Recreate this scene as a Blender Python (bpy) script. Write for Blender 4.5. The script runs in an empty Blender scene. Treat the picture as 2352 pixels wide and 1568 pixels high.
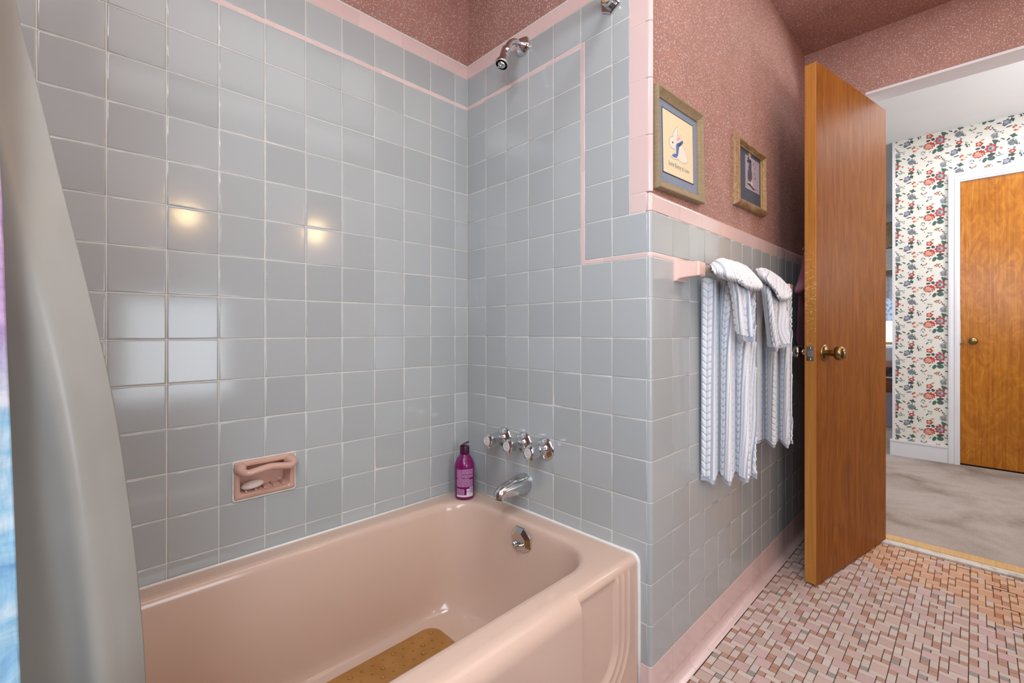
import bpy, bmesh, math, random
import numpy as np
from mathutils import Matrix, Vector
random.seed(7); np.random.seed(7)
PI = math.pi
COL = bpy.context.scene.collection
SC = bpy.context.scene

# ------------------------------------------------------------------ camera, light, exposure
P = 0.1095                       # wall tile pitch (4 1/4 in tile and its joint)
FPX, CX, CY, YAW = 1036.9, 1176.0, 757.67, 0.7983
CAM = np.array([-1.10125, -1.37898, 1.01177])
W = 7.1096 * P                   # depth of the tub alcove, wainscot wall stands at Y = -W
Z0 = 9.03 * P                    # height of tile course 0
YW = -W + .015                   # wallpaper plane above the wainscot
XD = 1.618                       # door wall plane
ZC = 2.432                       # ceiling
XH = 3.65                        # hall wall plane

cam = bpy.data.objects.new('camera', bpy.data.cameras.new('camera')); COL.objects.link(cam)
cam.location = CAM.tolist(); cam.rotation_euler = (PI/2, 0, YAW - PI/2)
cam.data.sensor_width = 36; cam.data.lens = FPX/2352*36
cam.data.shift_y = -(784-CY)/2352; cam.data.clip_start = .02
SC.camera = cam
SC.view_settings.view_transform = 'Standard'
try: SC.view_settings.look = 'None'
except Exception: pass
SC.view_settings.gamma = 1; SC.view_settings.use_curve_mapping = False
SC.view_settings.exposure = 0.0

wd = bpy.data.worlds.new('world'); SC.world = wd; wd.use_nodes = True
wb = wd.node_tree.nodes['Background']; wb.inputs[0].default_value = (.80, .90, 1, 1); wb.inputs[1].default_value = 1.6

def area(name, loc, aim, sx, sy, power, col, spread=None):
    d = bpy.data.lights.new(name, 'AREA'); d.shape = 'RECTANGLE'; d.size = sx; d.size_y = sy
    d.energy = power; d.color = col
    if spread: d.spread = spread
    o = bpy.data.objects.new(name, d); COL.objects.link(o); o.location = loc
    o.rotation_euler = (Vector(aim)-Vector(loc)).to_track_quat('-Z', 'Y').to_euler()
    return o
# daylight through the bathroom window opposite the tub, and added fill lights over the bathroom, hall and bedroom
area('window_daylight', (-.62, -2.13, .90), (-.62, 0, .90), .50, .62, 6.5, (.84, .92, 1))
area('west_window_daylight', (-1.50, -1.45, 1.55), (0, -1.0, 1.1), .9, .9, 32.0, (.76, .88, 1))
area('bath_ceiling_fill', (-1.34, -1.02, 2.40), (-1.1, -1.10, 0), .30, .50, 10.5, (.96, .98, 1))  # added fill light without a fixture, set clear of the tile reflections
area('bath_wide_fill', (.2, -1.5, 2.42), (.2, -1.5, 0), 2.4, 1.1, 14.5, (.98, .97, .96))  # added wide fill, stands in for light bounced off the ceiling
area('hall_down_fill', (2.7, -1.7, 2.50), (2.7, -1.7, 0), 1.2, 1.6, 21.0, (.98, .98, 1))  # added downward fill to light the hall, no fixture modelled
area('hall_up_fill', (2.6, -2.7, 1.5), (2.5, -1.6, 2.5), .5, .5, 26.0, (.97, .98, 1))  # added upward fill that brightens the hall ceiling
area('bedroom_fill', (4.9, .3, 2.45), (4.9, .3, 0), 1.2, 1.2, 24.0, (.95, .97, 1))  # added fill that brightens the far bedroom

# ------------------------------------------------------------------ helpers
FW = np.array([math.cos(YAW), math.sin(YAW), 0]); RT = np.array([math.sin(YAW), -math.cos(YAW), 0])
def at(x, y, ax, v):
    """point of the photograph's pixel (x, y) on the world plane axis ax = v (used to measure the room)"""
    d = FW + RT*((x-CX)/FPX) - np.array([0, 0, 1.])*((y-CY)/FPX)
    t = (v-CAM[ax])/d[ax]
    return CAM + t*d

def link(o, parent=None):
    COL.objects.link(o)
    if parent is not None: o.parent = parent
    return o
def tag(o, label=None, cat=None, group=None, kind=None):
    if label: o['label'] = label
    if cat: o['category'] = cat
    if group: o['group'] = group
    if kind: o['kind'] = kind
    return o
def empty(name, label, cat, loc=(0, 0, 0), group=None):
    o = bpy.data.objects.new(name, None); o.empty_display_size = .05
    link(o); o.location = loc
    return tag(o, label, cat, group)
def mk(name, verts, faces, mats, parent=None, smooth=True, fm=None, loc=None):
    me = bpy.data.meshes.new(name)
    me.from_pydata([tuple(map(float, v)) for v in verts], [], [tuple(map(int, f)) for f in faces])
    if not isinstance(mats, (list, tuple)): mats = [mats]
    for m in mats: me.materials.append(m)
    if fm is not None: me.polygons.foreach_set('material_index', np.array(fm, dtype=np.int32))
    me.polygons.foreach_set('use_smooth', np.full(len(me.polygons), bool(smooth)))
    me.update()
    o = bpy.data.objects.new(name, me)
    if loc is not None: o.location = loc
    return link(o, parent)
class MB:
    def __init__(s): s.v = []; s.f = []; s.m = []
    def add(s, vs, fs, m=0):
        n = len(s.v); s.v += [tuple(v) for v in vs]; s.f += [tuple(i+n for i in f) for f in fs]; s.m += [m]*len(fs)
        return s
    def box(s, x0, x1, y0, y1, z0, z1, m=0):
        vs = [(x0,y0,z0),(x1,y0,z0),(x1,y1,z0),(x0,y1,z0),(x0,y0,z1),(x1,y0,z1),(x1,y1,z1),(x0,y1,z1)]
        return s.add(vs, [(0,3,2,1),(4,5,6,7),(0,1,5,4),(1,2,6,5),(2,3,7,6),(3,0,4,7)], m)
    def tube(s, pts, rad, n=16, m=0, cap=True, up=(0,0,1), sq=None):
        pts = [Vector(p) for p in pts]; rad = rad if hasattr(rad, '__len__') else [rad]*len(pts)
        vs, fs = [], []; u = None
        for i, p in enumerate(pts):
            t = (pts[min(i+1, len(pts)-1)]-pts[max(i-1, 0)]).normalized()
            if u is None:
                u = Vector(up).cross(t)
                if u.length < 1e-4: u = Vector((1, 0, 0)).cross(t)
            u = (u - t*u.dot(t)).normalized(); w = t.cross(u)
            for k in range(n):
                a = 2*PI*k/n
                c, d = math.cos(a), math.sin(a)
                if sq:
                    c = math.copysign(abs(c)**sq, c); d = math.copysign(abs(d)**sq, d)
                vs.append(p + (u*c + w*d)*rad[i])
        for i in range(len(pts)-1):
            for k in range(n):
                k2 = (k+1) % n
                fs.append((i*n+k, i*n+k2, (i+1)*n+k2, (i+1)*n+k))
        if cap:
            fs.append(tuple(range(n-1, -1, -1))); b = (len(pts)-1)*n; fs.append(tuple(range(b, b+n)))
        return s.add(vs, fs, m)
    def lathe(s, prof, origin, axis, n=32, m=0, lobes=None):
        """prof: (r, h) pairs along axis from origin; lobes: fn(angle, h) -> radius factor"""
        ax = Vector(axis).normalized(); u = ax.orthogonal().normalized(); w = ax.cross(u); o = Vector(origin)
        vs, fs = [], []
        for r, h in prof:
            for k in range(n):
                a = 2*PI*k/n; q = r*(lobes(a, h) if lobes else 1)
                vs.append(o + ax*h + (u*math.cos(a)+w*math.sin(a))*q)
        for i in range(len(prof)-1):
            for k in range(n):
                k2 = (k+1) % n
                fs.append((i*n+k, i*n+k2, (i+1)*n+k2, (i+1)*n+k))
        fs.append(tuple(range(n-1, -1, -1))); b = (len(prof)-1)*n; fs.append(tuple(range(b, b+n)))
        return s.add(vs, fs, m)
    def obj(s, name, mats, parent=None, smooth=True, sharp=None):
        o = mk(name, s.v, s.f, mats, parent, smooth, s.m)
        if sharp is not None:
            try: o.data.set_sharp_from_angle(angle=math.radians(sharp))
            except Exception: pass
        return o
def bevel(o, w=.003, seg=2):
    m = o.modifiers.new('bevel', 'BEVEL'); m.width = w; m.segments = seg; m.limit_method = 'ANGLE'; m.angle_limit = math.radians(40)
    return o

# ------------------------------------------------------------------ materials
def srgb(r, g, b):
    f = lambda c: ((c/255+.055)/1.055)**2.4 if c > 10 else c/255/12.92
    return (f(r), f(g), f(b), 1)
class M:
    def __init__(s, name, col=(.5,.5,.5,1), rough=.5, metal=0, spec=.5):
        s.m = bpy.data.materials.new(name); s.m.use_nodes = True; s.t = s.m.node_tree
        s.b = s.t.nodes['Principled BSDF']
        s.b.inputs['Base Color'].default_value = col; s.b.inputs['Roughness'].default_value = rough
        s.b.inputs['Metallic'].default_value = metal; s.b.inputs['Specular IOR Level'].default_value = spec
    def n(s, typ, **kw):
        x = s.t.nodes.new(typ)
        for k, v in kw.items():
            if k.startswith('i_'):
                key = k[2:]; x.inputs[int(key) if key.isdigit() else key].default_value = v
            else: setattr(x, k, v)
        return x
    def l(s, a, b): s.t.links.new(a, b); return s
    def coord(s, scale=(1,1,1), kind='Object', rot=(0,0,0)):
        c = s.n('ShaderNodeTexCoord'); mp = s.n('ShaderNodeMapping'); mp.inputs['Scale'].default_value = scale; mp.inputs['Rotation'].default_value = rot
        s.l(c.outputs[kind], mp.inputs[0]); return mp.outputs[0]
    def noise(s, co, scale, detail=4, rough=.55, dist=0):
        x = s.n('ShaderNodeTexNoise', i_Scale=scale, i_Detail=detail, i_Roughness=rough, i_Distortion=dist); s.l(co, x.inputs['Vector']); return x.outputs['Fac']
    def ramp(s, fac, stops, interp='LINEAR'):
        r = s.n('ShaderNodeValToRGB'); e = r.color_ramp.elements; r.color_ramp.interpolation = interp
        while len(e) < len(stops): e.new(.5)
        for i, (p, c) in enumerate(stops): e[i].position = p; e[i].color = c
        s.l(fac, r.inputs[0]); return r.outputs[0]
    def math(s, op, a, b=None, c=None):
        x = s.n('ShaderNodeMath', operation=op)
        for i, v in enumerate((a, b, c)):
            if v is None: continue
            if isinstance(v, (int, float)): x.inputs[i].default_value = v
            else: s.l(v, x.inputs[i])
        return x.outputs[0]
    def mix(s, fac, a, b, blend='MIX'):
        x = s.n('ShaderNodeMix', data_type='RGBA', blend_type=blend)
        for i, v in ((0, fac), (6, a), (7, b)):
            if isinstance(v, (int, float)): x.inputs[i].default_value = v
            elif isinstance(v, tuple): x.inputs[i].default_value = v
            else: s.l(v, x.inputs[i])
        return x.outputs[2]
    def base(s, c): s.l(c, s.b.inputs['Base Color']); return s
    def bump(s, h, strength=.3, dist=.002):
        x = s.n('ShaderNodeBump', i_Strength=strength, i_Distance=dist); s.l(h, x.inputs['Height']); s.l(x.outputs[0], s.b.inputs['Normal']); return s
    def objrand(s): return s.n('ShaderNodeObjectInfo').outputs['Random']

def glaze(name, col, rough=.13, var=.06):
    m = M(name, col, rough)
    r = m.objrand(); co = m.coord()
    lo = tuple(c*(1-var) for c in col[:3])+(1,); hi = tuple(min(1, c*(1+var)) for c in col[:3])+(1,)
    m.base(m.ramp(r, [(0, lo), (1, hi)]))
    m.bump(m.noise(co, 55, 3), .05, .0015)
    return m.m
T_GREY = glaze('grey_tile_glaze', srgb(174, 181, 182), .115)
T_PINK = glaze('pink_tile_glaze', srgb(224, 199, 195), .11)
def fmat(name, col, rough=.6, spec=.4, metal=0, nscale=0, namp=.12, bump=0):
    m = M(name, col, rough, metal, spec)
    if nscale:
        co = m.coord(); f = m.noise(co, nscale, 5)
        m.base(m.ramp(f, [(.25, tuple(c*(1-namp) for c in col[:3])+(1,)), (.75, tuple(min(1, c*(1+namp)) for c in col[:3])+(1,))]))
        if bump: m.bump(f, bump, .002)
    return m.m
GROUT = fmat('cream_grout', srgb(220, 217, 208), .85, .2, 0, 60, .08, .3)
FGROUT = fmat('dark_floor_grout', srgb(84, 68, 62), .9, .1, 0, 90, .25, .4)
CAULK = fmat('white_caulk', srgb(236, 236, 232), .45, .4, 0, 40, .05)
TUB = fmat('pink_enamel', srgb(212, 186, 169), .14, .5, 0, 3, .03)
CERAM = fmat('pink_ceramic', srgb(208, 168, 152), .14, .5, 0, 20, .04)
CERAM2 = fmat('pale_pink_ceramic', srgb(236, 200, 188), .14, .5, 0, 20, .03)
CHROME = fmat('chrome', (.66, .68, .70, 1), .10, .5, 1)
CHROMED = fmat('worn_chrome', (.62, .64, .66, 1), .16, .5, 1, 40, .1)
BRASS = fmat('aged_brass', srgb(146, 124, 82), .28, .5, 1, 60, .15)
DARK = fmat('dark_gap', (.012, .01, .009, 1), .8, .1)
WHITE = fmat('white_paint', srgb(226, 226, 230), .42, .4, 0, 12, .02)
HCEIL = fmat('white_ceiling_paint', srgb(222, 222, 222), .7, .2, 0, 3, .03)
IVORY = fmat('ivory_plastic', srgb(226, 210, 160), .35, .4, 0, 30, .03)
SOAP = fmat('white_soap', srgb(228, 214, 204), .35, .4, 0, 30, .03)
def rubber():
    m = M('amber_rubber', srgb(190, 138, 72), .32, 0, .45)
    co = m.coord(); f = m.noise(co, 14, 4)
    m.base(m.ramp(f, [(.3, srgb(162, 114, 56)), (.7, srgb(184, 136, 76))])); m.b.inputs['Subsurface Weight'].default_value = .15
    m.b.inputs['Subsurface Radius'].default_value = (.02, .01, .004)
    return m.m
RUBBER = rubber()
def wallpaper(name, c0, c1):
    m = M(name, c0, .62, 0, .3); co = m.coord()
    f = m.noise(co, 9, 4)
    base = m.ramp(f, [(.3, c0), (.7, c1)])
    v = m.n('ShaderNodeTexVoronoi', i_Scale=165.0, i_Randomness=1.0); 
    wob = m.n('ShaderNodeTexNoise', i_Scale=150.0, i_Detail=2.0); m.l(co, wob.inputs['Vector'])
    add = m.n('ShaderNodeVectorMath', operation='MULTIPLY_ADD'); m.l(wob.outputs['Color'], add.inputs[0]); add.inputs[1].default_value = (.006, .006, .006); m.l(co, add.inputs[2])
    m.l(add.outputs[0], v.inputs['Vector'])
    sep = m.n('ShaderNodeSeparateColor'); m.l(v.outputs['Color'], sep.inputs[0])
    size = m.math('MULTIPLY_ADD', sep.outputs[0], .20, .19)
    mask = m.math('LESS_THAN', v.outputs['Distance'], size)
    fleck = m.ramp(sep.outputs[1], [(0, srgb(232, 216, 212)), (.4, srgb(206, 206, 216)), (.66, srgb(226, 180, 158)), (.84, srgb(172, 150, 152))], 'CONSTANT')
    m.base(m.mix(m.math('MULTIPLY', mask, .74), base, fleck))
    m.bump(m.noise(co, 400, 2), .06, .001)
    return m.m
WPAPER = wallpaper('pink_speckled_wallpaper', srgb(164, 122, 111), srgb(175, 132, 120))
def wood(name, a, b, c, sc=(9, 9, .55), rough=.32, figure=0.0, scratch=False):
    m = M(name, b, rough, 0, .5)
    co = m.coord(sc); f = m.noise(co, 3.2, 8, .62, .6 + figure)
    g = m.noise(m.coord((140, 140, 2.2)), 1.0, 4, .6)
    col = m.ramp(f, [(.28, a), (.5, b), (.72, c)])
    col = m.mix(.34, col, m.ramp(g, [(.35, a), (.65, c)]))
    if scratch:
        s1 = m.noise(m.coord((60, 60, 130)), 1.0, 5, .7, .8)
        zz = m.n('ShaderNodeSeparateXYZ'); tc = m.n('ShaderNodeTexCoord'); m.l(tc.outputs['Object'], zz.inputs[0])
        band = m.n('ShaderNodeMapRange'); band.inputs['From Min'].default_value = .0; band.inputs['From Max'].default_value = .42
        m.l(m.math('ABSOLUTE', m.math('SUBTRACT', zz.outputs[2], 1.14)), band.inputs['Value']); band.inputs['To Min'].default_value = .08; band.inputs['To Max'].default_value = -.12
        worn = m.math('GREATER_THAN', m.math('ADD', s1, band.outputs[0]), .62)
        col = m.mix(m.math('MULTIPLY', worn, .75), col, srgb(206, 176, 120))
    m.base(col); m.bump(g, .04, .0006); m.b.inputs['Specular IOR Level'].default_value = .28
    return m.m
OAK = wood('door_veneer', srgb(112, 62, 20), srgb(146, 86, 32), srgb(168, 106, 44), (6, 6, .9), .42, 1.6)
OAK.node_tree.nodes['Principled BSDF'].inputs['Specular IOR Level'].default_value = .06
OAKE = wood('door_edge_wood', srgb(156, 98, 40), srgb(182, 124, 58), srgb(198, 142, 74), scratch=True)
FIGURE = wood('figured_door_veneer', srgb(138, 76, 16), srgb(176, 104, 32), srgb(204, 138, 52), (3.2, 3.2, 1.5), .22, 2.2)
FRAMEW = wood('weathered_frame_wood', srgb(134, 120, 94), srgb(152, 137, 108), srgb(166, 150, 120), (14, 14, 60), .55)
FRAMED = wood('carved_frame_wood', srgb(112, 84, 58), srgb(156, 124, 90), srgb(184, 156, 118), (30, 30, 30), .5)
THRESH = wood('threshold_oak', srgb(196, 152, 92), srgb(216, 176, 116), srgb(226, 192, 138), (3, 30, 30), .45)
def marble():
    m = M('worn_marble', srgb(214, 210, 200), .35); co = m.coord()
    f = m.noise(co, 16, 6, .6, 1.2); m.base(m.ramp(f, [(.3, srgb(170, 160, 146)), (.5, srgb(216, 212, 202)), (.8, srgb(228, 226, 220))])); return m.m
MARBLE = marble()
def carpet():
    m = M('taupe_carpet', srgb(160, 146, 134), .95, 0, .1); co = m.coord()
    big = m.noise(m.coord((1, .8, 1)), 3.0, 4, .55, .5); fine = m.noise(co, 260, 3)
    c = m.ramp(big, [(.30, srgb(132, 116, 104)), (.44, srgb(172, 157, 147)), (.60, srgb(192, 178, 170)), (.76, srgb(170, 156, 148))])
    c = m.mix(.28, c, m.ramp(fine, [(.3, srgb(120, 106, 94)), (.7, srgb(206, 194, 184))]))
    m.base(c); m.bump(fine, .8, .006); return m.m
CARPET = carpet()
# towels
def terry(name, a, b):
    m = M(name, a, .95, 0, .12); co = m.coord(); f = m.noise(co, 700, 2)
    m.base(m.ramp(f, [(.3, b), (.7, a)])); m.bump(f, .5, .0015); m.b.inputs['Sheen Weight'].default_value = .3; return m.m
TOWEL = terry('white_terry', srgb(240, 244, 248), srgb(226, 231, 237))
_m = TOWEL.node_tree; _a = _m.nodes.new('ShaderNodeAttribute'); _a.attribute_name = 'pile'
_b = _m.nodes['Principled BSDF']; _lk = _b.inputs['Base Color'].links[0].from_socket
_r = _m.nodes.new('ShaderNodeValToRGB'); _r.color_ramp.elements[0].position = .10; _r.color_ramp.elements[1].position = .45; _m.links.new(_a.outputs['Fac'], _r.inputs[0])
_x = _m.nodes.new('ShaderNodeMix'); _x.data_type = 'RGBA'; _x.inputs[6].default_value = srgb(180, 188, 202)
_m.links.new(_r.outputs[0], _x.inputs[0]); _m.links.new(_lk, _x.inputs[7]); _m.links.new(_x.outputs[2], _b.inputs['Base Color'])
PURPLE = terry('plum_terry', srgb(160, 92, 116), srgb(134, 74, 96))
def vinyl():
    m = M('milky_vinyl', srgb(180, 180, 174), .30, 0, .5); co = m.coord()
    f = m.noise(co, 6, 3); m.base(m.ramp(f, [(.3, srgb(174, 174, 168)), (.7, srgb(186, 186, 180))]))
    tr = m.n('ShaderNodeBsdfTranslucent'); tr.inputs[0].default_value = srgb(190, 188, 180)
    mx = m.n('ShaderNodeMixShader', i_0=.35); out = m.t.nodes['Material Output']
    m.l(m.b.outputs[0], mx.inputs[1]); m.l(tr.outputs[0], mx.inputs[2]); m.l(mx.outputs[0], out.inputs[0])
    m.bump(m.noise(co, 120, 2), .05, .002); return m.m
VINYL = vinyl()
def watercolour():
    m = M('watercolour_curtain_fabric', srgb(150, 190, 225), .8, 0, .2)
    f = m.noise(m.coord((3, 3, 5)), 2.6, 6, .6, 1.2); g = m.noise(m.coord((2, 2, 2.2)), 1.5, 3)
    blue = m.ramp(f, [(.3, srgb(104, 156, 206)), (.45, srgb(150, 200, 230)), (.6, srgb(206, 228, 240)), (.75, srgb(228, 238, 240))])
    lil = m.ramp(f, [(.3, srgb(128, 96, 160)), (.5, srgb(196, 168, 214)), (.7, srgb(226, 206, 232))])
    zz = m.n('ShaderNodeSeparateXYZ'); tc = m.n('ShaderNodeTexCoord'); m.l(tc.outputs['Object'], zz.inputs[0])
    up = m.n('ShaderNodeMapRange'); m.l(zz.outputs[2], up.inputs[0]); up.inputs[1].default_value = .92; up.inputs[2].default_value = 1.02
    m.base(m.mix(up.outputs[0], blue, lil)); m.bump(m.noise(m.coord((40, 40, 14)), 1, 3), .5, .01); return m.m
CURT = watercolour()
PAPERH = fmat('cream_wallpaper_ground', srgb(228, 225, 216), .65, .25, 0, 6, .012)
flat = {}
def F(r, g, b, rough=.65):
    k = (r, g, b)
    if k not in flat: flat[k] = fmat('print_%d_%d_%d' % k, srgb(r, g, b), rough, .2)
    return flat[k]

# ------------------------------------------------------------------ wall frames (local x right, y up, z out)
def frame(origin, xd, n):
    x = Vector(xd); z = Vector(n); y = Vector((0, 0, 1)); m = Matrix((x, y, z)).transposed().to_4x4(); m.translation = Vector(origin); return m
FB = frame((0, 0, 0), (1, 0, 0), (0, -1, 0))        # back wall: a = X
FE = frame((0, 0, 0), (0, -1, 0), (-1, 0, 0))       # end wall: a = -Y
FS = frame((0, -W, 0), (1, 0, 0), (0, -1, 0))       # wainscot wall: a = X
tcache = {}
G = .00062                                            # half a joint
def tile_mesh(w, h, mat):
    k = (round(w, 4), round(h, 4), mat.name)
    if k in tcache: return tcache[k]
    def ring(i, z): return [(-w/2+i, -h/2+i, z), (w/2-i, -h/2+i, z), (w/2-i, h/2-i, z), (-w/2+i, h/2-i, z)]
    e = min(1, min(w, h)/.03)
    vs = ring(0, -.003)+ring(0, -.0013*e)+ring(.0009*e, -.00035*e)+ring(.0032*e, 0)+ring(.0042*e, 0)
    fs = [(r*4+i, r*4+(i+1) % 4, r*4+4+(i+1) % 4, r*4+4+i) for r in range(4) for i in range(4)]+[(16, 17, 18, 19)]
    me = bpy.data.meshes.new('tile'); me.from_pydata(vs, [], fs); me.materials.append(mat)
    me.polygons.foreach_set('use_smooth', np.full(len(fs), True)); me.update(); tcache[k] = me; return me
def tile(fr, parent, a0, a1, z0, z1, mat, name='tile', tilt=.0035):
    """one tile filling [a0, a1] x [z0, z1] of a wall frame, joints taken off"""
    w, h = a1-a0-2*G, z1-z0-2*G
    if w < .004 or h < .004: return
    o = bpy.data.objects.new(name, tile_mesh(w, h, mat))
    t = Matrix.Translation(((a0+a1)/2, (z0+z1)/2, random.uniform(-.0002, .0002)))
    r = Matrix.Rotation(random.gauss(0, tilt), 4, 'X') @ Matrix.Rotation(random.gauss(0, tilt), 4, 'Y')
    o.matrix_world = fr @ t @ r
    link(o, parent); return o
zr = lambda r: Z0 + r*P
RIM = .400
LH = .11*P                                           # height of a liner strip
def arcpts(cx, cy, r, a0, a1, n): return [(cx+r*math.cos(a0+(a1-a0)*i/n), cy+r*math.sin(a0+(a1-a0)*i/n)) for i in range(n+1)]
def sweep(name, path, prof, mat, parent, smooth=True):
    """path: plan points [(x, y, nx, ny)], prof: [(out, z)]"""
    vs = [(x+nx*o, y+ny*o, z) for (x, y, nx, ny) in path for (o, z) in prof]; k = len(prof)
    fs = [(i*k+j, (i+1)*k+j, (i+1)*k+j+1, i*k+j+1) for i in range(len(path)-1) for j in range(k-1)]
    fs += [tuple(range(k)), tuple(range(len(path)*k-1, (len(path)-1)*k-1, -1))]
    o = mk(name, vs, fs, mat, parent, smooth)
    o.data.set_sharp_from_angle(angle=math.radians(50)); return o
def shell(name, lst, mats):
    b = MB()
    for (a, m) in lst: b.box(*a, m)
    return tag(b.obj(name, mats, None, False), kind='structure')

# ------------------------------------------------------------------ the setting: walls
DX0, DX1, DZ0, DZ1 = -.7926, -.6405, .5575, .6570    # soap dish opening
gy = .0009
CAPT = zr(9.575)
hx0, hx1, hz0, hz1 = DX0+.010, DX1-.010, DZ0+.010, DZ1-.010
wall_back = shell('wall_back', [((-1.65, hx0, gy, .12, 0, CAPT), 0), ((hx1, 0.10, gy, .12, 0, CAPT), 0),
    ((hx0, hx1, gy, .12, 0, hz0), 0), ((hx0, hx1, gy, .12, hz1, CAPT), 0), ((-1.65, .10, .013, .12, CAPT, ZC+.05), 1)], [GROUT, WPAPER])
wall_end = shell('wall_end', [((gy, .10, -W+.012, 0.0, 0, zr(3.1)), 0), ((.012, .10, -W+gy, -W+.012, 0, zr(3.1)), 0), ((.0048, .012, -W+.0048, -W+.012, 0, zr(3.1)), 0), ((gy, .10, YW+.002, 0, zr(3.1), CAPT), 0), ((.013, .10, YW+.003, .013, zr(3.1), ZC+.05), 1)], [GROUT, WPAPER])
wall_side = shell('wall_side', [((.10, XD+.10, -W+gy, -W+.11, 0, zr(3.13)), 0), ((.0105, XD+.10, YW, -W+.11, zr(3.13), ZC+.05), 1)], [GROUT, WPAPER])
YJ = -1.012                                          # left jamb of the door opening
ZH = 2.149                                           # head of the door opening
wall_door = shell('wall_door', [((XD, XD+.12, YJ, YW, 0, ZC+.05), 0), ((XD, XD+.12, -2.15, YJ, ZH, ZC+.05), 0), ((XD, XD+.12, -2.15, -1.80, 0, ZH), 0)], [WPAPER])
shell('wall_opposite', [((-1.65, -.90, -2.27, -2.15, 0, ZC+.05), 0), ((-.34, XD+.12, -2.27, -2.15, 0, ZC+.05), 0), ((-.90, -.34, -2.27, -2.15, 0, .56), 0), ((-.90, -.34, -2.27, -2.15, 1.24, ZC+.05), 0)], [WPAPER])
shell('wall_west', [((-1.65, -1.53, -2.15, gy, 0, ZC+.05), 0)], [WPAPER])
shell('ceiling', [((-1.65, XD+.12, -2.27, .12, ZC, ZC+.06), 0)], [WPAPER])

def cols_back():
    e = [0.0, -.5462*P]
    while e[-1] > -1.53: e.append(e[-1]-P)
    return e
eb = cols_back()
for i in range(len(eb)-1):
    a1, a0 = eb[i], eb[i+1]
    for r in [None]+list(range(-5, 9)):
        z0, z1 = (RIM-.004, zr(-5)) if r is None else (zr(r), zr(r+1))
        if r == 8: z0, z1 = zr(8)+LH, zr(9.105)
        if r == -4 and a1 > DX0 and a0 < DX1:         # courses cut around the soap dish
            if a0 < DX0: tile(FB, wall_back, a0, DX0-.002, z0, z1, T_GREY)
            if a1 > DX1: tile(FB, wall_back, DX1+.002, a1, z0, z1, T_GREY)
            continue
        tile(FB, wall_back, a0, a1, z0, z1, T_GREY)
lb = [0, -.528, -1.93, -3.319, -4.114, -5.32, -6.329, -7.136, -8.5, -9.9, -11.3, -12.7, -14]
for a1, a0 in zip(lb, lb[1:]): tile(FB, wall_back, a0*P, a1*P, zr(8), zr(8)+LH, T_PINK, 'liner_tile', .001)
def cap_prof(z0, z1, r=.010):
    return [(-.012, z0+G), (-.0012, z0+G), (0, z0+.0016), (0, z0+.003), (0, z1-r-.0015), (0, z1-r)]+[(-r+r*math.cos(t), z1-r+r*math.sin(t)) for t in (PI/10, PI/5, 3*PI/10, .4*PI, PI/2)]+[(-.016, z1)]
cb = [0, -1.264, -2.631, -4.041, -5.44, -6.84, -8.24, -9.64, -11.0, -12.4, -13.9]
for a1, a0 in zip(cb, cb[1:]):
    sweep('cap_tile', [(a0*P+G, 0, 0, -1), (a1*P-G, 0, 0, -1)], cap_prof(zr(9.105), CAPT), T_PINK, wall_back)

# end wall
S5, S5b, S6, S65, S7 = 5*P, 5.125*P, 6*P, 6.516*P, 7*P
for n in range(5):
    for r in [None]+list(range(-5, 9)):
        z0, z1 = (RIM-.004, zr(-5)) if r is None else (zr(r), zr(r+1))
        if r == 8: z0, z1 = zr(8)+LH, zr(9.105)
        tile(FE, wall_end, n*P, (n+1)*P, z0, z1, T_GREY)
for r in [None]+list(range(-5, 2)):                   # plain courses under the pink strip
    z0, z1 = (RIM-.06, zr(-5)) if r is None else (zr(r), zr(r+1))
    tile(FE, wall_end, S5, S6, z0, z1, T_GREY)
for r in range(-8, 2): tile(FE, wall_end, S6 if r >= -6 else S6+.6*P, S7, zr(r), zr(r+1), T_GREY)
for r in range(0, 7):                                 # courses inside the pink border
    z0, z1 = zr(2)+LH+r*P, zr(2)+LH+(r+1)*P
    if r == 6: z1 = zr(9.105)
    tile(FE, wall_end, S5 if r == 6 else S5b, S6, z0, z1, T_GREY)
    tile(FE, wall_end, S6, S7 if r == 0 else S65, z0, z1, T_GREY)
le = [0, .89, 2.244, 3.681, 5.0]
for a0, a1 in zip(le, le[1:]): tile(FE, wall_end, a0*P, a1*P, zr(8), zr(8)+LH, T_PINK, 'liner_tile', .001)
lv = [2.0, 3.2, 4.57, 5.94, 7.31, 8.11]
for a0, a1 in zip(lv, lv[1:]): tile(FE, wall_end, S5, S5b, zr(a0), zr(a1), T_PINK, 'liner_tile', .001)
for a0, a1 in ((5.125, 5.72), (5.72, 7.0)): tile(FE, wall_end, a0*P, a1*P, zr(2), zr(2)+LH, T_PINK, 'liner_tile', .001)
ce = [0, 1.39, 2.431, 4.177, 5.55, 6.516]
for a0, a1 in zip(ce, ce[1:]):
    sweep('cap_tile', [(0, -a0*P-G, -1, 0), (0, -a1*P+G, -1, 0)], cap_prof(zr(9.105), CAPT), T_PINK, wall_end)
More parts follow.
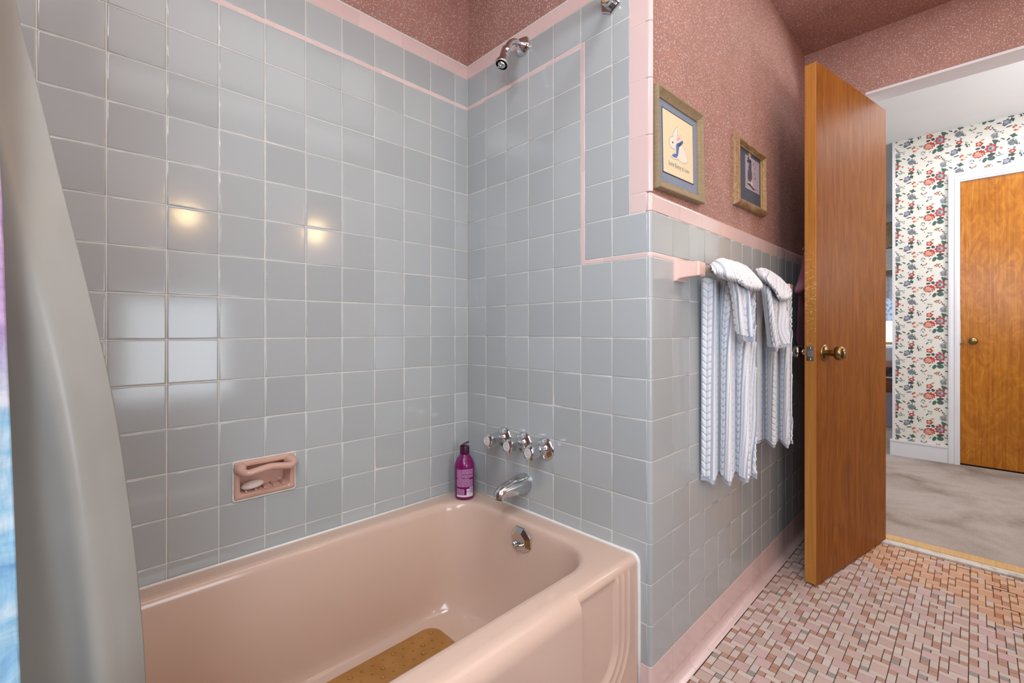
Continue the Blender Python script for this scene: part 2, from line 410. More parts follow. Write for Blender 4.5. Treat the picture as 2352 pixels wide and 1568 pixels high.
# rounded corner pieces; plan path around the outer corner
RC = .0102
def corner_path(s0, xe, n=6):
    pts = [(0, -s0-G, -1, 0)]+([(0, -W+RC+.0015, -1, 0)] if s0 < W-RC-.004 else [])+[(0, -W+RC, -1, 0)]
    for i in range(1, n+1):
        t = PI/2*i/n; nx, ny = -math.cos(t), -math.sin(t); pts.append((RC+RC*nx, -W+RC+RC*ny, nx, ny))
    if xe > RC: pts += [(RC+.0015, -W, 0, -1), (xe-G, -W, 0, -1)]
    return pts
def corner_piece(name, s0, xe, z0, z1, mat, parent, cap=False, n=6):
    if cap: prof = cap_prof(z0, z1)
    else: prof = [(-.004, z0+G), (-.0008, z0+G), (0, z0+G+.0011), (0, z0+G+.0026), (0, z1-G-.0026), (0, z1-G-.0011), (-.0008, z1-G), (-.004, z1-G)]
    return sweep(name, corner_path(s0, xe, n), prof, mat, parent)
XB = 1.1021*P                                          # first joint on the wainscot wall
sweep('corner_grout', corner_path(S7-.002, .03), [(-.006, 0), (-.00082, 0), (-.00082, zr(3.118)), (-.006, zr(3.118))], GROUT, wall_end)
for r in range(-8, 2): corner_piece('corner_tile', S7, XB, zr(r), zr(r+1), T_GREY, wall_side)
corner_piece('corner_tile', S7, XB, zr(2)+LH, zr(3.12), T_GREY, wall_side)
corner_piece('liner_tile', S7, 1.42*P*.35+.02, zr(2), zr(2)+LH, T_PINK, wall_side)
corner_piece('cap_tile', S7, 1.502*P, zr(3.12), zr(3.59), T_PINK, wall_side, True)
tile(FE, wall_end, S65, S7, zr(3.12), zr(3.59), T_PINK, 'cap_tile', .001)
pv = [3.59, 4.98, 6.37, 7.76, 9.15, 9.575]
for a0, a1 in zip(pv, pv[1:]): corner_piece('corner_trim_tile', S65, RC, zr(a0), zr(a1), T_PINK, wall_end, n=8)
# wainscot wall
NC = 13
ed = [XB+n*P for n in range(NC+1)]+[XD]
for a0, a1 in zip(ed, ed[1:]):
    for r in range(-8, 2): tile(FS, wall_side, a0, a1, zr(r), zr(r+1), T_GREY, tilt=.0025)
    tile(FS, wall_side, a0, a1, zr(2)+LH, zr(3.12), T_GREY, tilt=.0025)
cs = [1.502, 2.916, 4.318, 5.679, 7.098, 8.484, 9.792, 11.151, 12.55, 13.95, XD/P]
for a0, a1 in zip(cs, cs[1:]):
    sweep('cap_tile', [(a0*P+G, -W, 0, -1), (a1*P-G, -W, 0, -1)], cap_prof(zr(3.12), zr(3.59)), T_PINK, wall_side)
    tile(FS, wall_side, max(a0*P-.10, 1.42*P*.35+.02), a1*P-.10, zr(2), zr(2)+LH, T_PINK, 'liner_tile', .001)
# cove base
cr_ = .020
cove = [(-.003, zr(-8)-G), (-.0006, zr(-8)-G), (0, zr(-8)-G-.001), (0, zr(-8)-G-.0025), (0, cr_+.004), (0, cr_+.002)]+[(cr_-cr_*math.cos(t), cr_+.002-cr_*math.sin(t)) for t in (PI/8, PI/4, 3*PI/8, PI/2-.12)]+[(cr_+.002, -.001), (-.003, -.001)]
for a0, a1 in zip(ed, ed[1:]): sweep('base_tile', [(a0+G, -W, 0, -1), (a1-G, -W, 0, -1)], cove, T_PINK, wall_side)
sweep('base_tile', corner_path(S7, XB), cove, T_PINK, wall_side)
sweep('base_tile', [(0, -S6-.7*P, -1, 0), (0, -S7+G, -1, 0)], cove, T_PINK, wall_end)

# ------------------------------------------------------------------ floor of small mosaic pieces
floor = shell('floor', [((-1.65, 1.655, -2.15, 0, -.06, -.0016), 0)], [FGROUT])
UY, UX = .1665/8, .1612/4
Y1, X1 = -1.1985, .9086
B_, S_, Q_, D_ = 'big', 'slat', 'upright', 'small'
CELL = [(0,0,2,.5,S_),(0,.5,1,1,D_),(0,1,1,1.5,D_),(1,.5,2,1.5,Q_),(0,1.5,2,2.5,B_),(0,2.5,1,3,D_),(0,3,1,4,Q_),(1,2.5,3,3,S_),(1,3,3,4,B_),
    (2,0,4,1,B_),(2,1,3,2,Q_),(2,2,3,2.5,D_),(3,1,5,1.5,S_),(3,1.5,4,2,D_),(3,2,5,3,B_),(3,3,4,3.5,D_),(3,3.5,4,4,D_),
    (4,0,5,.5,D_),(4,.5,5,1,D_),(4,1.5,6,2,S_),(4,3,5,4,Q_),(5,0,7,.5,S_),(5,.5,7,1.5,B_),(5,2,6,2.5,D_),(5,2.5,6,3.5,Q_),(5,3.5,6,4,D_),
    (6,1.5,7,2,D_),(6,2,8,2.5,S_),(6,2.5,8,3.5,B_),(6,3.5,8,4,S_),(7,0,8,.5,D_),(7,.5,8,1.5,Q_),(7,1.5,8,2,D_)]
def mos(name, col):
    m = M(name, col, .42, 0, .4); co = m.coord(kind='Object'); f = m.noise(co, 420, 3)
    r = m.objrand(); v = m.ramp(r, [(0, (.93, .93, .93, 1)), (1, (1.06, 1.05, 1.05, 1))])
    m.base(m.mix(1, m.ramp(f, [(.3, tuple(c*.92 for c in col[:3])+(1,)), (.7, tuple(c*1.06 for c in col[:3])+(1,))]), v, 'MULTIPLY')); return m.m
MC = {'big': [mos('mosaic_rose', srgb(198, 176, 166)), mos('mosaic_mauve', srgb(200, 173, 170))], 'slat': [mos('mosaic_blush', srgb(206, 192, 183))],
      'upright': [mos('mosaic_pale', srgb(206, 194, 185))], 'small': [mos('mosaic_terracotta', srgb(178, 140, 123)), mos('mosaic_clay', srgb(182, 145, 128)), mos('mosaic_sage', srgb(152, 150, 142))]}
CRACK = [at(x, y, 2, 0)[:2] for x, y in ((2214, 1306), (2226, 1312), (2262, 1330), (2268, 1345), (2288, 1350), (2299, 1354), (2312, 1358), (2335, 1440), (2350, 1448), (2322, 1400), (2284, 1440), (2208, 1400))]
pieces = []
for i in range(-8, 11):
    for j in range(-6, 8):
        for (c0, t0, c1, t1, k) in CELL:
            y1, y0 = Y1-(i*8+c0)*UY, Y1-(i*8+c1)*UY; x1, x0 = X1-(j*4+t0)*UX, X1-(j*4+t1)*UX
            y1 = min(y1, -W-cr_-.001); x1 = min(x1, 1.652); y0 = max(y0, -1.95); x0 = max(x0, -.15)
            if y1-y0 < .004 or x1-x0 < .004: continue
            if any(math.hypot((x0+x1)/2-c[0], ((y0+y1)/2-c[1])*.7) < .013 for c in CRACK): x1 -= min(.006, (x1-x0)*.3); y0 += .002
            q = np.array([(x0+x1)/2, (y0+y1)/2, 0])-CAM; dpt = q@FW
            if dpt < .4: continue
            px, py = CX+FPX*(q@RT)/dpt, CY-FPX*q[2]/dpt
            vis = 1400 < px < 2420 and py < 1640
            pieces.append((x0, x1, y0, y1, k, vis, (x1-x0)*(y1-y0)/dpt**3))
pc = {}
def piece_mesh(w, d, mat):
    k = (round(w, 4), round(d, 4), mat.name)
    if k in pc: return pc[k]
    g = .0010; a, b = w/2-g, d/2-g; e = .0006
    vs = [(-a,-b,-.003),(a,-b,-.003),(a,b,-.003),(-a,b,-.003),(-a,-b,-e),(a,-b,-e),(a,b,-e),(-a,b,-e),(-a+e,-b+e,0),(a-e,-b+e,0),(a-e,b-e,0),(-a+e,b-e,0)]
    fs = [(r*4+i, r*4+(i+1) % 4, r*4+4+(i+1) % 4, r*4+4+i) for r in range(2) for i in range(4)]+[(8, 9, 10, 11)]
    me = bpy.data.meshes.new('mosaic_tile'); me.from_pydata(vs, [], fs); me.materials.append(mat); me.update(); pc[k] = me; return me
ST = {'big': mos('mosaic_rose_tan', srgb(206, 162, 132)), 'slat': mos('mosaic_blush_tan', srgb(214, 178, 146)), 'upright': mos('mosaic_pale_tan', srgb(214, 180, 148)), 'small': mos('mosaic_clay_tan', srgb(182, 128, 96))}  # tan versions of the pieces, used towards the door
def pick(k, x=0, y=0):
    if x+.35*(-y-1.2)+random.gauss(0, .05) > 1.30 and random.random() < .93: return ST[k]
    m = MC[k]
    if k == 'small': return m[2] if random.random() < .11 else random.choice(m[:2])
    return random.choice(m)
vis = sorted([p for p in pieces if p[5]], key=lambda p: -p[6])
one = set(id(p) for p in vis[:298])
rest = MB(); rm = [m for k in ('big', 'slat', 'upright', 'small') for m in MC[k]]+list(ST.values())
for p in pieces:
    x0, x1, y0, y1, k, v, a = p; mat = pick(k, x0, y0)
    if id(p) in one:
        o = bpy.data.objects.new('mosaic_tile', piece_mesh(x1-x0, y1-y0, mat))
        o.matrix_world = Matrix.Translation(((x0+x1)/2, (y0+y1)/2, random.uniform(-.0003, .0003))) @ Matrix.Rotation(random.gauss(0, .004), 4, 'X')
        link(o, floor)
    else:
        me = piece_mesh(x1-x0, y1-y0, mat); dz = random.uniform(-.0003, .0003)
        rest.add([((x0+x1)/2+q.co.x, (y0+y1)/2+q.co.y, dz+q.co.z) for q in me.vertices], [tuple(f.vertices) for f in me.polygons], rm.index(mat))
tag(rest.obj('mosaic_field', rm, floor, False), kind='stuff')

# threshold between the tile and the carpet
th = MB(); th.box(1.656, 1.700, -1.80, -1.02, -.004, .010); th_o = tag(th.obj('trim_1', MARBLE, None, False), 'worn white marble saddle edge with an oak strip under the bathroom doorway', kind='structure'); bevel(th_o, .004, 2)
t2 = MB(); t2.box(1.7005, 1.765, -1.80, -1.02, -.004, .013); bevel(t2.obj('oak_strip', THRESH, th_o, False), .004, 2)
# white lining of the door opening
jb = MB(); jb.box(XD+.002, XD+.125, -1.80, YJ, ZH-.012, ZH); jb.box(XD+.06, XD+.125, YJ-.002, YJ+.012, 0, ZH); jb.box(XD+.002, XD+.125, -1.812, -1.80, 0, ZH)
tag(jb.obj('trim_2', WHITE, None, False), 'white painted lining of the bathroom door opening', kind='structure')

# ------------------------------------------------------------------ bathroom door (open leaf)
HA = np.array([.99, -.9438]); HB = np.array([1.6957, -1.0801])
ud = (HB-HA)/np.linalg.norm(HB-HA); nd = np.array([-ud[1], ud[0]])    # nd points to the hidden face
LD = .719; TD = .043
mdoor = Matrix(((ud[0], nd[0], 0, HA[0]), (ud[1], nd[1], 0, HA[1]), (0, 0, 1, 0), (0, 0, 0, 1)))   # local x along, y into leaf, z up
def door_leaf(name, mat4, w, t, z0, z1, face, edge):
    b = MB(); b.box(0, w, 0, t, z0, z1, 0)
    b.m = [1, 1, 0, 1, 0, 1]
    o = b.obj(name, [face, edge], None, False); o.matrix_world = mat4; bevel(o, .002, 2); return o
door1 = tag(door_leaf('door_1', mdoor, LD, TD, .008, 2.067, OAK, OAKE), 'open brown wooden bathroom door with scuffed edge, brass knob and steel latch', kind='structure')
def child(o, parent): o.parent = parent; return o
kb = MB(); kb.lathe([(.0335, 0), (.0335, .003), (.030, .007), (.018, .009), (.0125, .012), (.0125, .030), (.016, .036), (.0255, .042), (.0275, .052), (.0265, .062), (.021, .069), (.008, .071)], (.068, 0, .921), (0, -1, 0), 32)
child(kb.obj('knob', BRASS, None, True, 50), door1)
kb = MB(); kb.lathe([(.0335, 0), (.0335, .003), (.030, .007), (.018, .009), (.0125, .012), (.0125, .030), (.016, .036), (.0255, .042), (.0275, .052), (.0265, .062), (.021, .069), (.008, .071)], (.068, TD, .921), (0, 1, 0), 32)
tag(child(kb.obj('knob', CHROME, None, True, 50), door1), 'chrome knob on the hidden face')
lp = MB(); lp.box(-.0016, .001, .008, .035, .889, .947); lpo = child(lp.obj('latch_plate', CHROMED, None, False), door1); bevel(lpo, .001, 1)
lb_ = MB(); lb_.box(-.008, .001, .014, .029, .907, .929); child(lb_.obj('latch_bolt', CHROME, None, False), lpo)
sc_ = MB(); 
for zz in (.896, .940): sc_.lathe([(.004, 0), (.0036, .0012), (.001, .0016)], (-.0016, .0215, zz), (-1, 0, 0), 12)
child(sc_.obj('latch_screws', CHROMED, None, True), lpo)
kh = MB(); kh.lathe([(.006, 0), (.0055, .001), (.002, .0012)], (.068, -.071, .921), (0, -1, 0), 14); child(kh.obj('knob_lock', CHROMED, None, True), door1)

# ------------------------------------------------------------------ bathtub
def rrect(x0, x1, y0, y1, r, n=10, m=14):
    pts = []
    for (cx, cy, a) in ((x1-r, y1-r, 0), (x0+r, y1-r, PI/2), (x0+r, y0+r, PI), (x1-r, y0+r, 3*PI/2)):
        arc = [(cx+r*math.cos(a+PI/2*i/n), cy+r*math.sin(a+PI/2*i/n)) for i in range(n+1)]
        pts += arc
        nx = {0: (x0+r, y1), PI/2: (x0, y0+r), PI: (x1-r, y0), 3*PI/2: (x1, y1-r)}[a]
        l = arc[-1]
        pts += [(l[0]+(nx[0]-l[0])*i/m, l[1]+(nx[1]-l[1])*i/m) for i in range(1, m)]
    return pts
YF = -.700
levels = [  # x0, x1, y0, y1, r, z
    (-1.500, -.002, YF, -.003, .004, RIM), (-1.478, -.050, -.680, -.050, .125, RIM), (-1.467, -.060, -.669, -.060, .130, RIM-.0008), (-1.460, -.066, -.663, -.066, .132, RIM-.004),
    (-1.455, -.070, -.659, -.070, .132, RIM-.012), (-1.450, -.073, -.656, -.073, .132, RIM-.026), (-1.430, -.080, -.650, -.078, .132, .320), (-1.395, -.096, -.642, -.086, .130, .220), (-1.355, -.120, -.632, -.097, .125, .140),
    (-1.325, -.145, -.628, -.100, .120, .088), (-1.300, -.172, -.620, -.107, .112, .062), (-1.285, -.195, -.608, -.117, .105, .0515), (-1.26, -.215, -.592, -.131, .09, .0466), (-1.15, -.32, -.48, -.24, .05, .045)]
vs, fs = [], []
for (x0, x1, y0, y1, r, z) in levels: vs += [(x, y, z) for x, y in rrect(x0, x1, y0, y1, r)]
K = len(rrect(0, 1, 0, 1, .1))
for i in range(len(levels)-1):
    for k in range(K):
        k2 = (k+1) % K; fs.append((i*K+k, i*K+k2, (i+1)*K+k2, (i+1)*K+k))
fs.append(tuple(range((len(levels)-1)*K, len(levels)*K)))
tub = empty('bathtub', 'pink enamelled built-in bathtub below the grey tiled walls', 'bathtub', (-.75, -.37, 0))
def tubpart(o): o.parent = tub; o.location = (.75, .37, 0); return o
tubpart(mk('basin', vs, fs, TUB, None, True))
# front rim and apron with stepped middle and reeded end panel
def sstep(a, b, x): t = min(1, max(0, (x-a)/(b-a))); return t*t*(3-2*t)
xs = sorted(set([-1.5+i*.02 for i in range(60)]+[-.29+i*.001 for i in range(54)]+[-.235+i*.0024 for i in range(99)]+[-.0008]))
xs = [x for x in xs if x <= -.0008]
zs = [.372-i*.0045 for i in range(78)]
def ridge(d): return max(0, 1-abs(d)/.0075)
def relief(x, z):
    # concentric reeds: vertical at the wall side, turning under the panel
    cx, cz, R = -.195, .215, .05
    dx, dz = x-cx, cz-z
    if dz <= 0: dist = dx
    elif dx <= 0: dist = dz
    else: dist = math.hypot(dx, dz) if False else max(0, math.hypot(max(dx-0, 0), max(dz, 0)))
    top = sstep(.385, .365, z)
    h = 0
    for q in (.092, .118, .146): 
        t = ridge(dist-q); h += .0055*t*t*(3-2*t)
    h -= .004*sstep(.085, .075, dist)
    return h*top*sstep(-.261, -.257, x)
vs, fs = [], []; prof_n = 0
for x in xs:
    s = sstep(-.261, -.266, x); yo = .7405+.012*s; r = .020+.020*s
    col = [(x, YF, RIM), (x, -.712, RIM)]
    for i in range(9):
        t = PI/2*i/8; col.append((x, -(yo-r)-r*math.sin(t), RIM-r+r*math.cos(t)))
    zt = RIM-r
    for j in range(1, 81):
        zz = zt-(zt-.001)*j/80; col.append((x, -yo-relief(x, zz), zz))
    prof_n = len(col); vs += col
for i in range(len(xs)-1):
    for j in range(prof_n-1): fs.append((i*prof_n+j, i*prof_n+j+1, (i+1)*prof_n+j+1, (i+1)*prof_n+j))
tubpart(mk('apron', vs, fs, TUB, None, True))
ck = MB()
ck.tube([(-1.5, -.0042, RIM+.001), (-.6, -.0042, RIM+.0012), (-.02, -.0042, RIM+.001)], .0036, 8)
path = [(-.0015, -.005, RIM+.001), (-.0015, -.35, RIM+.0015), (-.0015, -.60, RIM+.001), (-.0015, -.69, RIM+.001)]+[(-.0015, -.7205-.0215*math.sin(t), RIM-.020+.0215*math.cos(t)) for t in (.1, .4, .7, 1.0, 1.3, 1.55)]+[ (-.0015, -.7435, .30), (-.0015, -.7435, .15), (-.0015, -.7435, .002)]
ck.tube(path, list(np.interp(range(len(path)), [0, 2, 4, 8, len(path)-1], [.004, .0042, .0056, .0056, .0048])), 8)
tubpart(ck.obj('caulk_bead', CAULK, None, True))
# overflow plate with trip lever
ov = MB(); OC = Vector((-.0795, -.373, .346)); 
def oct_r(a, h): return 1.0
ax = Vector((-1, 0, -.10)).normalized(); uu = Vector((0, -1, 0)); ww = ax.cross(uu).normalized()
def ring(rx, h, n=8, flatc=1.0):
    out = []
    for k in range(n):
        a = 2*PI*(k+.5)/n; out.append(OC+ax*h+(uu*math.cos(a)+ww*math.sin(a))*rx)
    return out
rr = ring(.046, 0)+ring(.046, .004)+ring(.030, .013)
f8 = [(r*8+i, r*8+(i+1) % 8, r*8+8+(i+1) % 8, r*8+8+i) for r in range(2) for i in range(8)]+[tuple(range(16, 24))]
ov.add(rr, f8); ovo = tubpart(ov.obj('overflow_plate', CHROME, None, False))
tl = MB(); c0 = OC+ax*.012
tl.tube([c0+uu*.020-Vector((0, 0, .006)), c0+ax*.012-Vector((0, 0, .010)), c0-uu*.018-Vector((0, 0, .016))], [.004, .006, .005], 10)
tl.lathe([(.0075, -.004), (.0075, .004), (.003, .007)], c0-uu*.020-Vector((0, 0, .012))+ax*.002, ax, 12)
tlo = tl.obj('trip_lever', CHROME, None, True); tlo.parent = ovo
# rubber mat in the tub
mx0, mx1, my0, my1 = -1.02, -.258, -.572, -.147
mt = MB(); out = rrect(mx0, mx1, my0, my1, .045, 8, 4); inn = rrect(mx0+.006, mx1-.006, my0+.006, my1-.006, .040, 8, 4); in2 = rrect(mx0+.016, mx1-.016, my0+.016, my1-.016, .034, 8, 4)
k = len(out); zb = .0475
vs = [(x, y, zb) for x, y in out]+[(x, y, zb+.006) for x, y in out]+[(x, y, zb+.0085) for x, y in inn]+[(x, y, zb+.0055) for x, y in in2]
fs = [(r*k+i, r*k+(i+1) % k, (r+1)*k+(i+1) % k, (r+1)*k+i) for r in range(3) for i in range(k)]+[tuple(range(3*k, 4*k)), tuple(range(k-1, -1, -1))]
mt.add(vs, fs)
mat_o = tag(mt.obj('bath_mat', RUBBER, None, True, 50), 'amber ribbed rubber mat lying on the floor of the pink bathtub', 'bath mat')
dm = MB()
for i in range(22):
    for j in range(13):
        x = mx1-.03-i*.033-(.0165 if j % 2 else 0); y = my0+.03+j*.0305
        if x < mx0+.02: continue
        big = (i+j) % 4 == 0
        R_ = .0075 if big else .0035
        dm.lathe([(R_, 0), (R_*.86, .0022), (R_*.4, .0038 if big else .003), (.0004, .0042 if big else .0033)], (x, y, zb+.0054), (0, 0, 1), 8)
dmo = dm.obj('dimples', RUBBER, mat_o, True); tag(dmo, kind='stuff')

# ------------------------------------------------------------------ soap dish and soap
sd = empty('soap_dish', 'pink ceramic soap dish with a grab bar set into the grey tiles', 'soap dish', ((DX0+DX1)/2, 0, DZ0))
def sdp(o): o.parent = sd; o.location = (-(DX0+DX1)/2, 0, -DZ0); return o
b = MB(); o1 = rrect(DX0, DX1, DZ0, DZ1, .004, 3, 2); o2 = rrect(DX0+.003, DX1-.003, DZ0+.003, DZ1-.003, .006, 3, 2)
i1 = rrect(DX0+.012, DX1-.012, DZ0+.011, DZ1-.012, .010, 3, 2); i2 = rrect(DX0+.014, DX1-.014, DZ0+.013, DZ1-.014, .010, 3, 2); i3 = rrect(DX0+.016, DX1-.016, DZ0+.015, DZ1-.016, .012, 3, 2)
k = len(o1); vs = [(x, .001, z) for x, z in o1]+[(x, -.005, z) for x, z in o1]+[(x, -.0075, z) for x, z in o2]+[(x, -.0075, z) for x, z in i1]+[(x, -.004, z) for x, z in i2]+[(x, .043, z) for x, z in i3]
fs = [(r*k+i, r*k+(i+1) % k, (r+1)*k+(i+1) % k, (r+1)*k+i) for r in range(5) for i in range(k)]+[tuple(range(5*k, 6*k))]
b.add(vs, fs); 
sdp(b.obj('tray', CERAM, None, True, 60))
b = MB()
for i in range(5):
    x = DX0+.030+i*.0235; b.tube([(x, .038, DZ0+.0165), (x, .010, DZ0+.0160), (x, -.001, DZ0+.0150)], [.0024, .0026, .0030], 8)
sdp(b.obj('drain_ridges', CERAM, None, True))
b = MB(); zt = DZ1-.018
yb = -.046
pts = [(DX0+.014, -.002, zt+.002), (DX0+.012, -.022, zt+.001), (DX0+.014, -.036, zt-.002), (DX0+.024, yb, zt-.004), (DX0+.045, yb-.001, zt-.001), (-.7166, yb-.001, zt+.003), (DX1-.045, yb-.001, zt-.001), (DX1-.024, yb, zt-.004), (DX1-.014, -.036, zt-.002), (DX1-.012, -.022, zt+.001), (DX1-.014, -.002, zt+.002)]
def smooth_path(p, n=5):
    p = [np.array(q, float) for q in p]; q = [p[0]]+p+[p[-1]]; r = []
    for i in range(1, len(q)-2):
        for t in np.arange(n)/n:
            a, b_, c, d = q[i-1], q[i], q[i+1], q[i+2]
            r.append(.5*((2*b_)+(-a+c)*t+(2*a-5*b_+4*c-d)*t*t+(-a+3*b_-3*c+d)*t**3))
    r.append(p[-1]); return [tuple(x) for x in r]
sp = smooth_path(pts, 4); n = len(sp)
rad = [.0092+.0070*(1-sstep(0, .22, min(i, n-1-i)/n)) if min(i, n-1-i)/n < .22 else .0092 for i in range(n)]
b.tube(sp, rad, 16); sdp(b.obj('grab_bar', CERAM, None, True))
b = MB(); gp = rrect(DX0-.002, DX1+.002, DZ0-.003, DZ1+.002, .004, 2, 8); gp = gp+gp[:1]
b.tube([(x, -.0005, z) for x, z in gp], [.0022+.0012*random.random()+(.0014 if z < DZ0+.002 else 0) for x, z in gp], 6); sdp(b.obj('grout_bead', GROUT, None, True))
so = MB(); so.lathe([(.001, -.0085), (.012, -.0078), (.022, -.0045), (.026, 0), (.022, .0045), (.012, .0078), (.001, .0085)], (0, 0, 0), (0, 0, 1), 24)
soap = tag(so.obj('soap_bar', SOAP, None, True), 'thin worn oval bar of white soap in the soap dish', 'soap'); soap.location = (-.745, .010, DZ0+.029); soap.rotation_euler = (.12, -.10, .05); soap.scale = (1.15, .72, 1)

# ------------------------------------------------------------------ shampoo bottle
BASE = np.array([-.0705, -.0725]); 
bt = empty('shampoo_bottle', 'purple flip-top bottle standing in the corner of the tub rim', 'bottle', (BASE[0], BASE[1], RIM))
PLUM = M('plum_plastic', srgb(120, 12, 92), .22, 0, .5).m; PLUMD = M('dark_plum_plastic', srgb(66, 14, 52), .28, 0, .5).m
b = MB(); b.lathe([(.030, .0005), (.034, .002), (.036, .007), (.0365, .03), (.0365, .115), (.0355, .124), (.032, .134), (.0265, .144), (.0205, .152), (.0165, .157), (.0155, .160)], (0, 0, 0), (0, 0, 1), 40); b.obj('body', PLUM, bt, True, 50)
b = MB(); b.lathe([(.0155, .1585), (.0172, .1595), (.0176, .163), (.0172, .186), (.0165, .188), (.006, .1885)], (0, 0, 0), (0, 0, 1), 32); b.obj('cap', PLUMD, bt, True, 50)
b = MB(); b.lathe([(.003, .188), (.0025, .192), (.0015, .193)], (0, 0, 0), (0, 0, 1), 12); b.obj('nozzle', M('pale_plum_plastic', srgb(170, 120, 160), .35).m, bt, True)
b = MB(); b.lathe([(.0168, -.0014), (.0172, 0), (.0168, .0014), (.002, .002)], (0, 0, 0), (0, 0, 1), 28); lid = b.obj('lid', PLUMD, bt, True, 50); lid.location = (.001, .0, .196); lid.rotation_euler = (Matrix.Rotation(.42, 3, Vector((-FW[0], -FW[1], 0)))).to_euler()
# printed back label: blocks of text lines, a barcode and a white foot band (flat print following the curve)
lab = MB(); va = math.atan2(CAM[1]-BASE[1], CAM[0]-BASE[0])
RL = .03665
def patch(u0, u1, z0, z1, m, dr=0, n=None):
    n = n or max(1, int(abs(u1-u0)/.0015)); vs = []
    for i in range(n+1):
        a = va+(u0+(u1-u0)*i/n)/.0365
        vs += [((RL+dr)*math.cos(a), (RL+dr)*math.sin(a), z0), ((RL+dr)*math.cos(a), (RL+dr)*math.sin(a), z1)]
    lab.add(vs, [(2*i, 2*i+2, 2*i+3, 2*i+1) for i in range(n)], m)
LM = [F(196, 150, 190), F(226, 214, 226), F(40, 40, 44)]
uL, uR = -.031, .034
rl = random.Random(3)
def lines(u0, u1, z0, z1, step, m=0):
    z = z1
    while z-step*.62 > z0:
        u = u0
        while u < u1-.001:
            w = min(rl.uniform(.003, .011), u1-u); patch(u, u+w, z-step*.62, z, m); u += w+.0009
        z -= step
lines(uL, uL+.021, .078, .110, .0026); lines(uL+.022, uR, .104, .111, .0026); lines(uL+.022, uR, .092, .1025, .0026); lines(uL+.022, uR, .080, .0905, .0026)
lines(uL+.004, uR-.016, .0735, .0785, .0026); lines(uL, uR, .048, .0735, .0026)
lines(uL, uL+.030, .020, .041, .0026); patch(uL, uR, .0125, .0195, 1)
patch(uL+.038, uL+.049, .033, .041, 1); patch(uL+.038, uL+.049, .0195, .031, 1); patch(uR-.015, uR, .0195, .047, 1)
for i in range(13): patch(uR-.0138+i*.00098, uR-.0138+i*.00098+rl.choice((.0003, .0006)), .026, .046, 2, .0001, 1)
labo = lab.obj('label', LM, bt, False)

# ------------------------------------------------------------------ chrome bath fittings on the end wall
def handle(y, z, lab_):
    t = empty('faucet_handle', lab_, 'faucet handle', (0, y, z), 'faucet handles above the tub spout')
    b = MB(); b.lathe([(.0355, -.003), (.0355, .003), (.034, .0065), (.027, .010), (.020, .0125), (.0155, .018), (.0135, .026), (.0130, .044)], (0, 0, 0), (-1, 0, 0), 36); b.obj('escutcheon', CHROME, t, True, 60)
    lob = lambda a, h: 1+.13*(1 if True else 0)*math.copysign(abs(math.cos(2.5*a))**.7, math.cos(2.5*a))*(1 if h < .0835 else .4)
    b = MB(); b.lathe([(.012, .040), (.0185, .0415), (.0205, .045), (.0225, .076), (.0225, .081), (.019, .0845), (.016, .086)], (0, 0, 0), (-1, 0, 0), 60, lobes=lob); ob = b.obj('grip', CHROME, t, True, 45)
    b = MB(); b.lathe([(.0150, .0855), (.0145, .0875), (.011, .0880), (.0105, .0868), (.006, .0868), (.0055, .0876), (.001, .0878)], (0, 0, 0), (-1, 0, 0), 28); b.obj('index_button', M('clear_index_button', srgb(206, 206, 208), .18).m, t, True, 50)
    t.rotation_euler = (random.uniform(0, 1), 0, 0)
handle(-.2130, .632, 'chrome fluted faucet handle nearest the purple bottle')
handle(-.3110, .631, 'chrome fluted faucet handle in the middle of three')
handle(-.4070, .628, 'chrome fluted faucet handle farthest from the purple bottle')
b = MB()
cl = smooth_path([(.002, 0, 0), (-.010, 0, 0), (-.040, 0, -.001), (-.075, 0, -.003), (-.098, 0, -.005), (-.113, 0, -.011), (-.119, 0, -.026)], 5)
rs = np.interp(np.arange(len(cl))/(len(cl)-1), [0, .17, .34, .5, .67, .84, 1], [.0335, .0335, .0305, .0265, .0225, .0195, .0165])
b.tube(cl, list(rs), 28, up=(0, 1, 0))
spt = tag(b.obj('tub_spout', CHROMED, None, True, 60), 'chrome tub spout on the end wall under the three handles', 'faucet'); spt.location = (0, -.3105, .4935)
b = MB(); b.lathe([(.0125, 0), (.0125, .002), (.001, .0021)], (-.1193, 0, -.0263), (-.32, 0, -.95), 20); b.obj('spout_mouth', DARK, spt, True)
# shower arm without a shower head
sa = empty('shower_fixture', 'chrome shower arm with an open collar high on the end wall', 'shower', (0, -.3065, 1.975))
b = MB()
oc = lambda a, h: 1/max(.93, abs(math.cos(((a+PI/6) % (PI/3))-PI/6))) if h < .012 else 1
b.lathe([(.031, -.013), (.031, .004), (.029, .010), (.022, .018), (.0145, .026), (.0115, .028)], (0, 0, 0), (-1, 0, 0), 48, lobes=lambda a, h: 1-.05*math.cos(6*a)*(1 if h < .02 else 0)); b.obj('escutcheon', CHROME, sa, True, 50)
b = MB(); ap = smooth_path([(-.015, 0, 0), (-.032, 0, .001), (-.050, 0, -.004), (-.066, 0, -.018), (-.077, 0, -.036), (-.083, 0, -.050)], 5); b.tube(ap, .0098, 18, up=(0, 1, 0)); b.obj('arm', CHROME, sa, True, 60)
dd = Vector((-.36, 0, -.93)).normalized(); o0 = Vector((-.0785, 0, -.040))
b = MB(); b.lathe([(.011, 0), (.0155, .002), (.0165, .006), (.0165, .014), (.0150, .017), (.0145, .020), (.0162, .021), (.0162, .034), (.0155, .040), (.0172, .050), (.0225, .060), (.0232, .066), (.0220, .068), (.0195, .068), (.0180, .060), (.0178, .050)], o0, dd, 28); co_ = b.obj('collar', CHROME, sa, True, 45)
b = MB(); b.lathe([(.0176, .0505), (.0174, .052), (.001, .053)], o0, dd, 20); b.obj('socket', BRASS, sa, True)
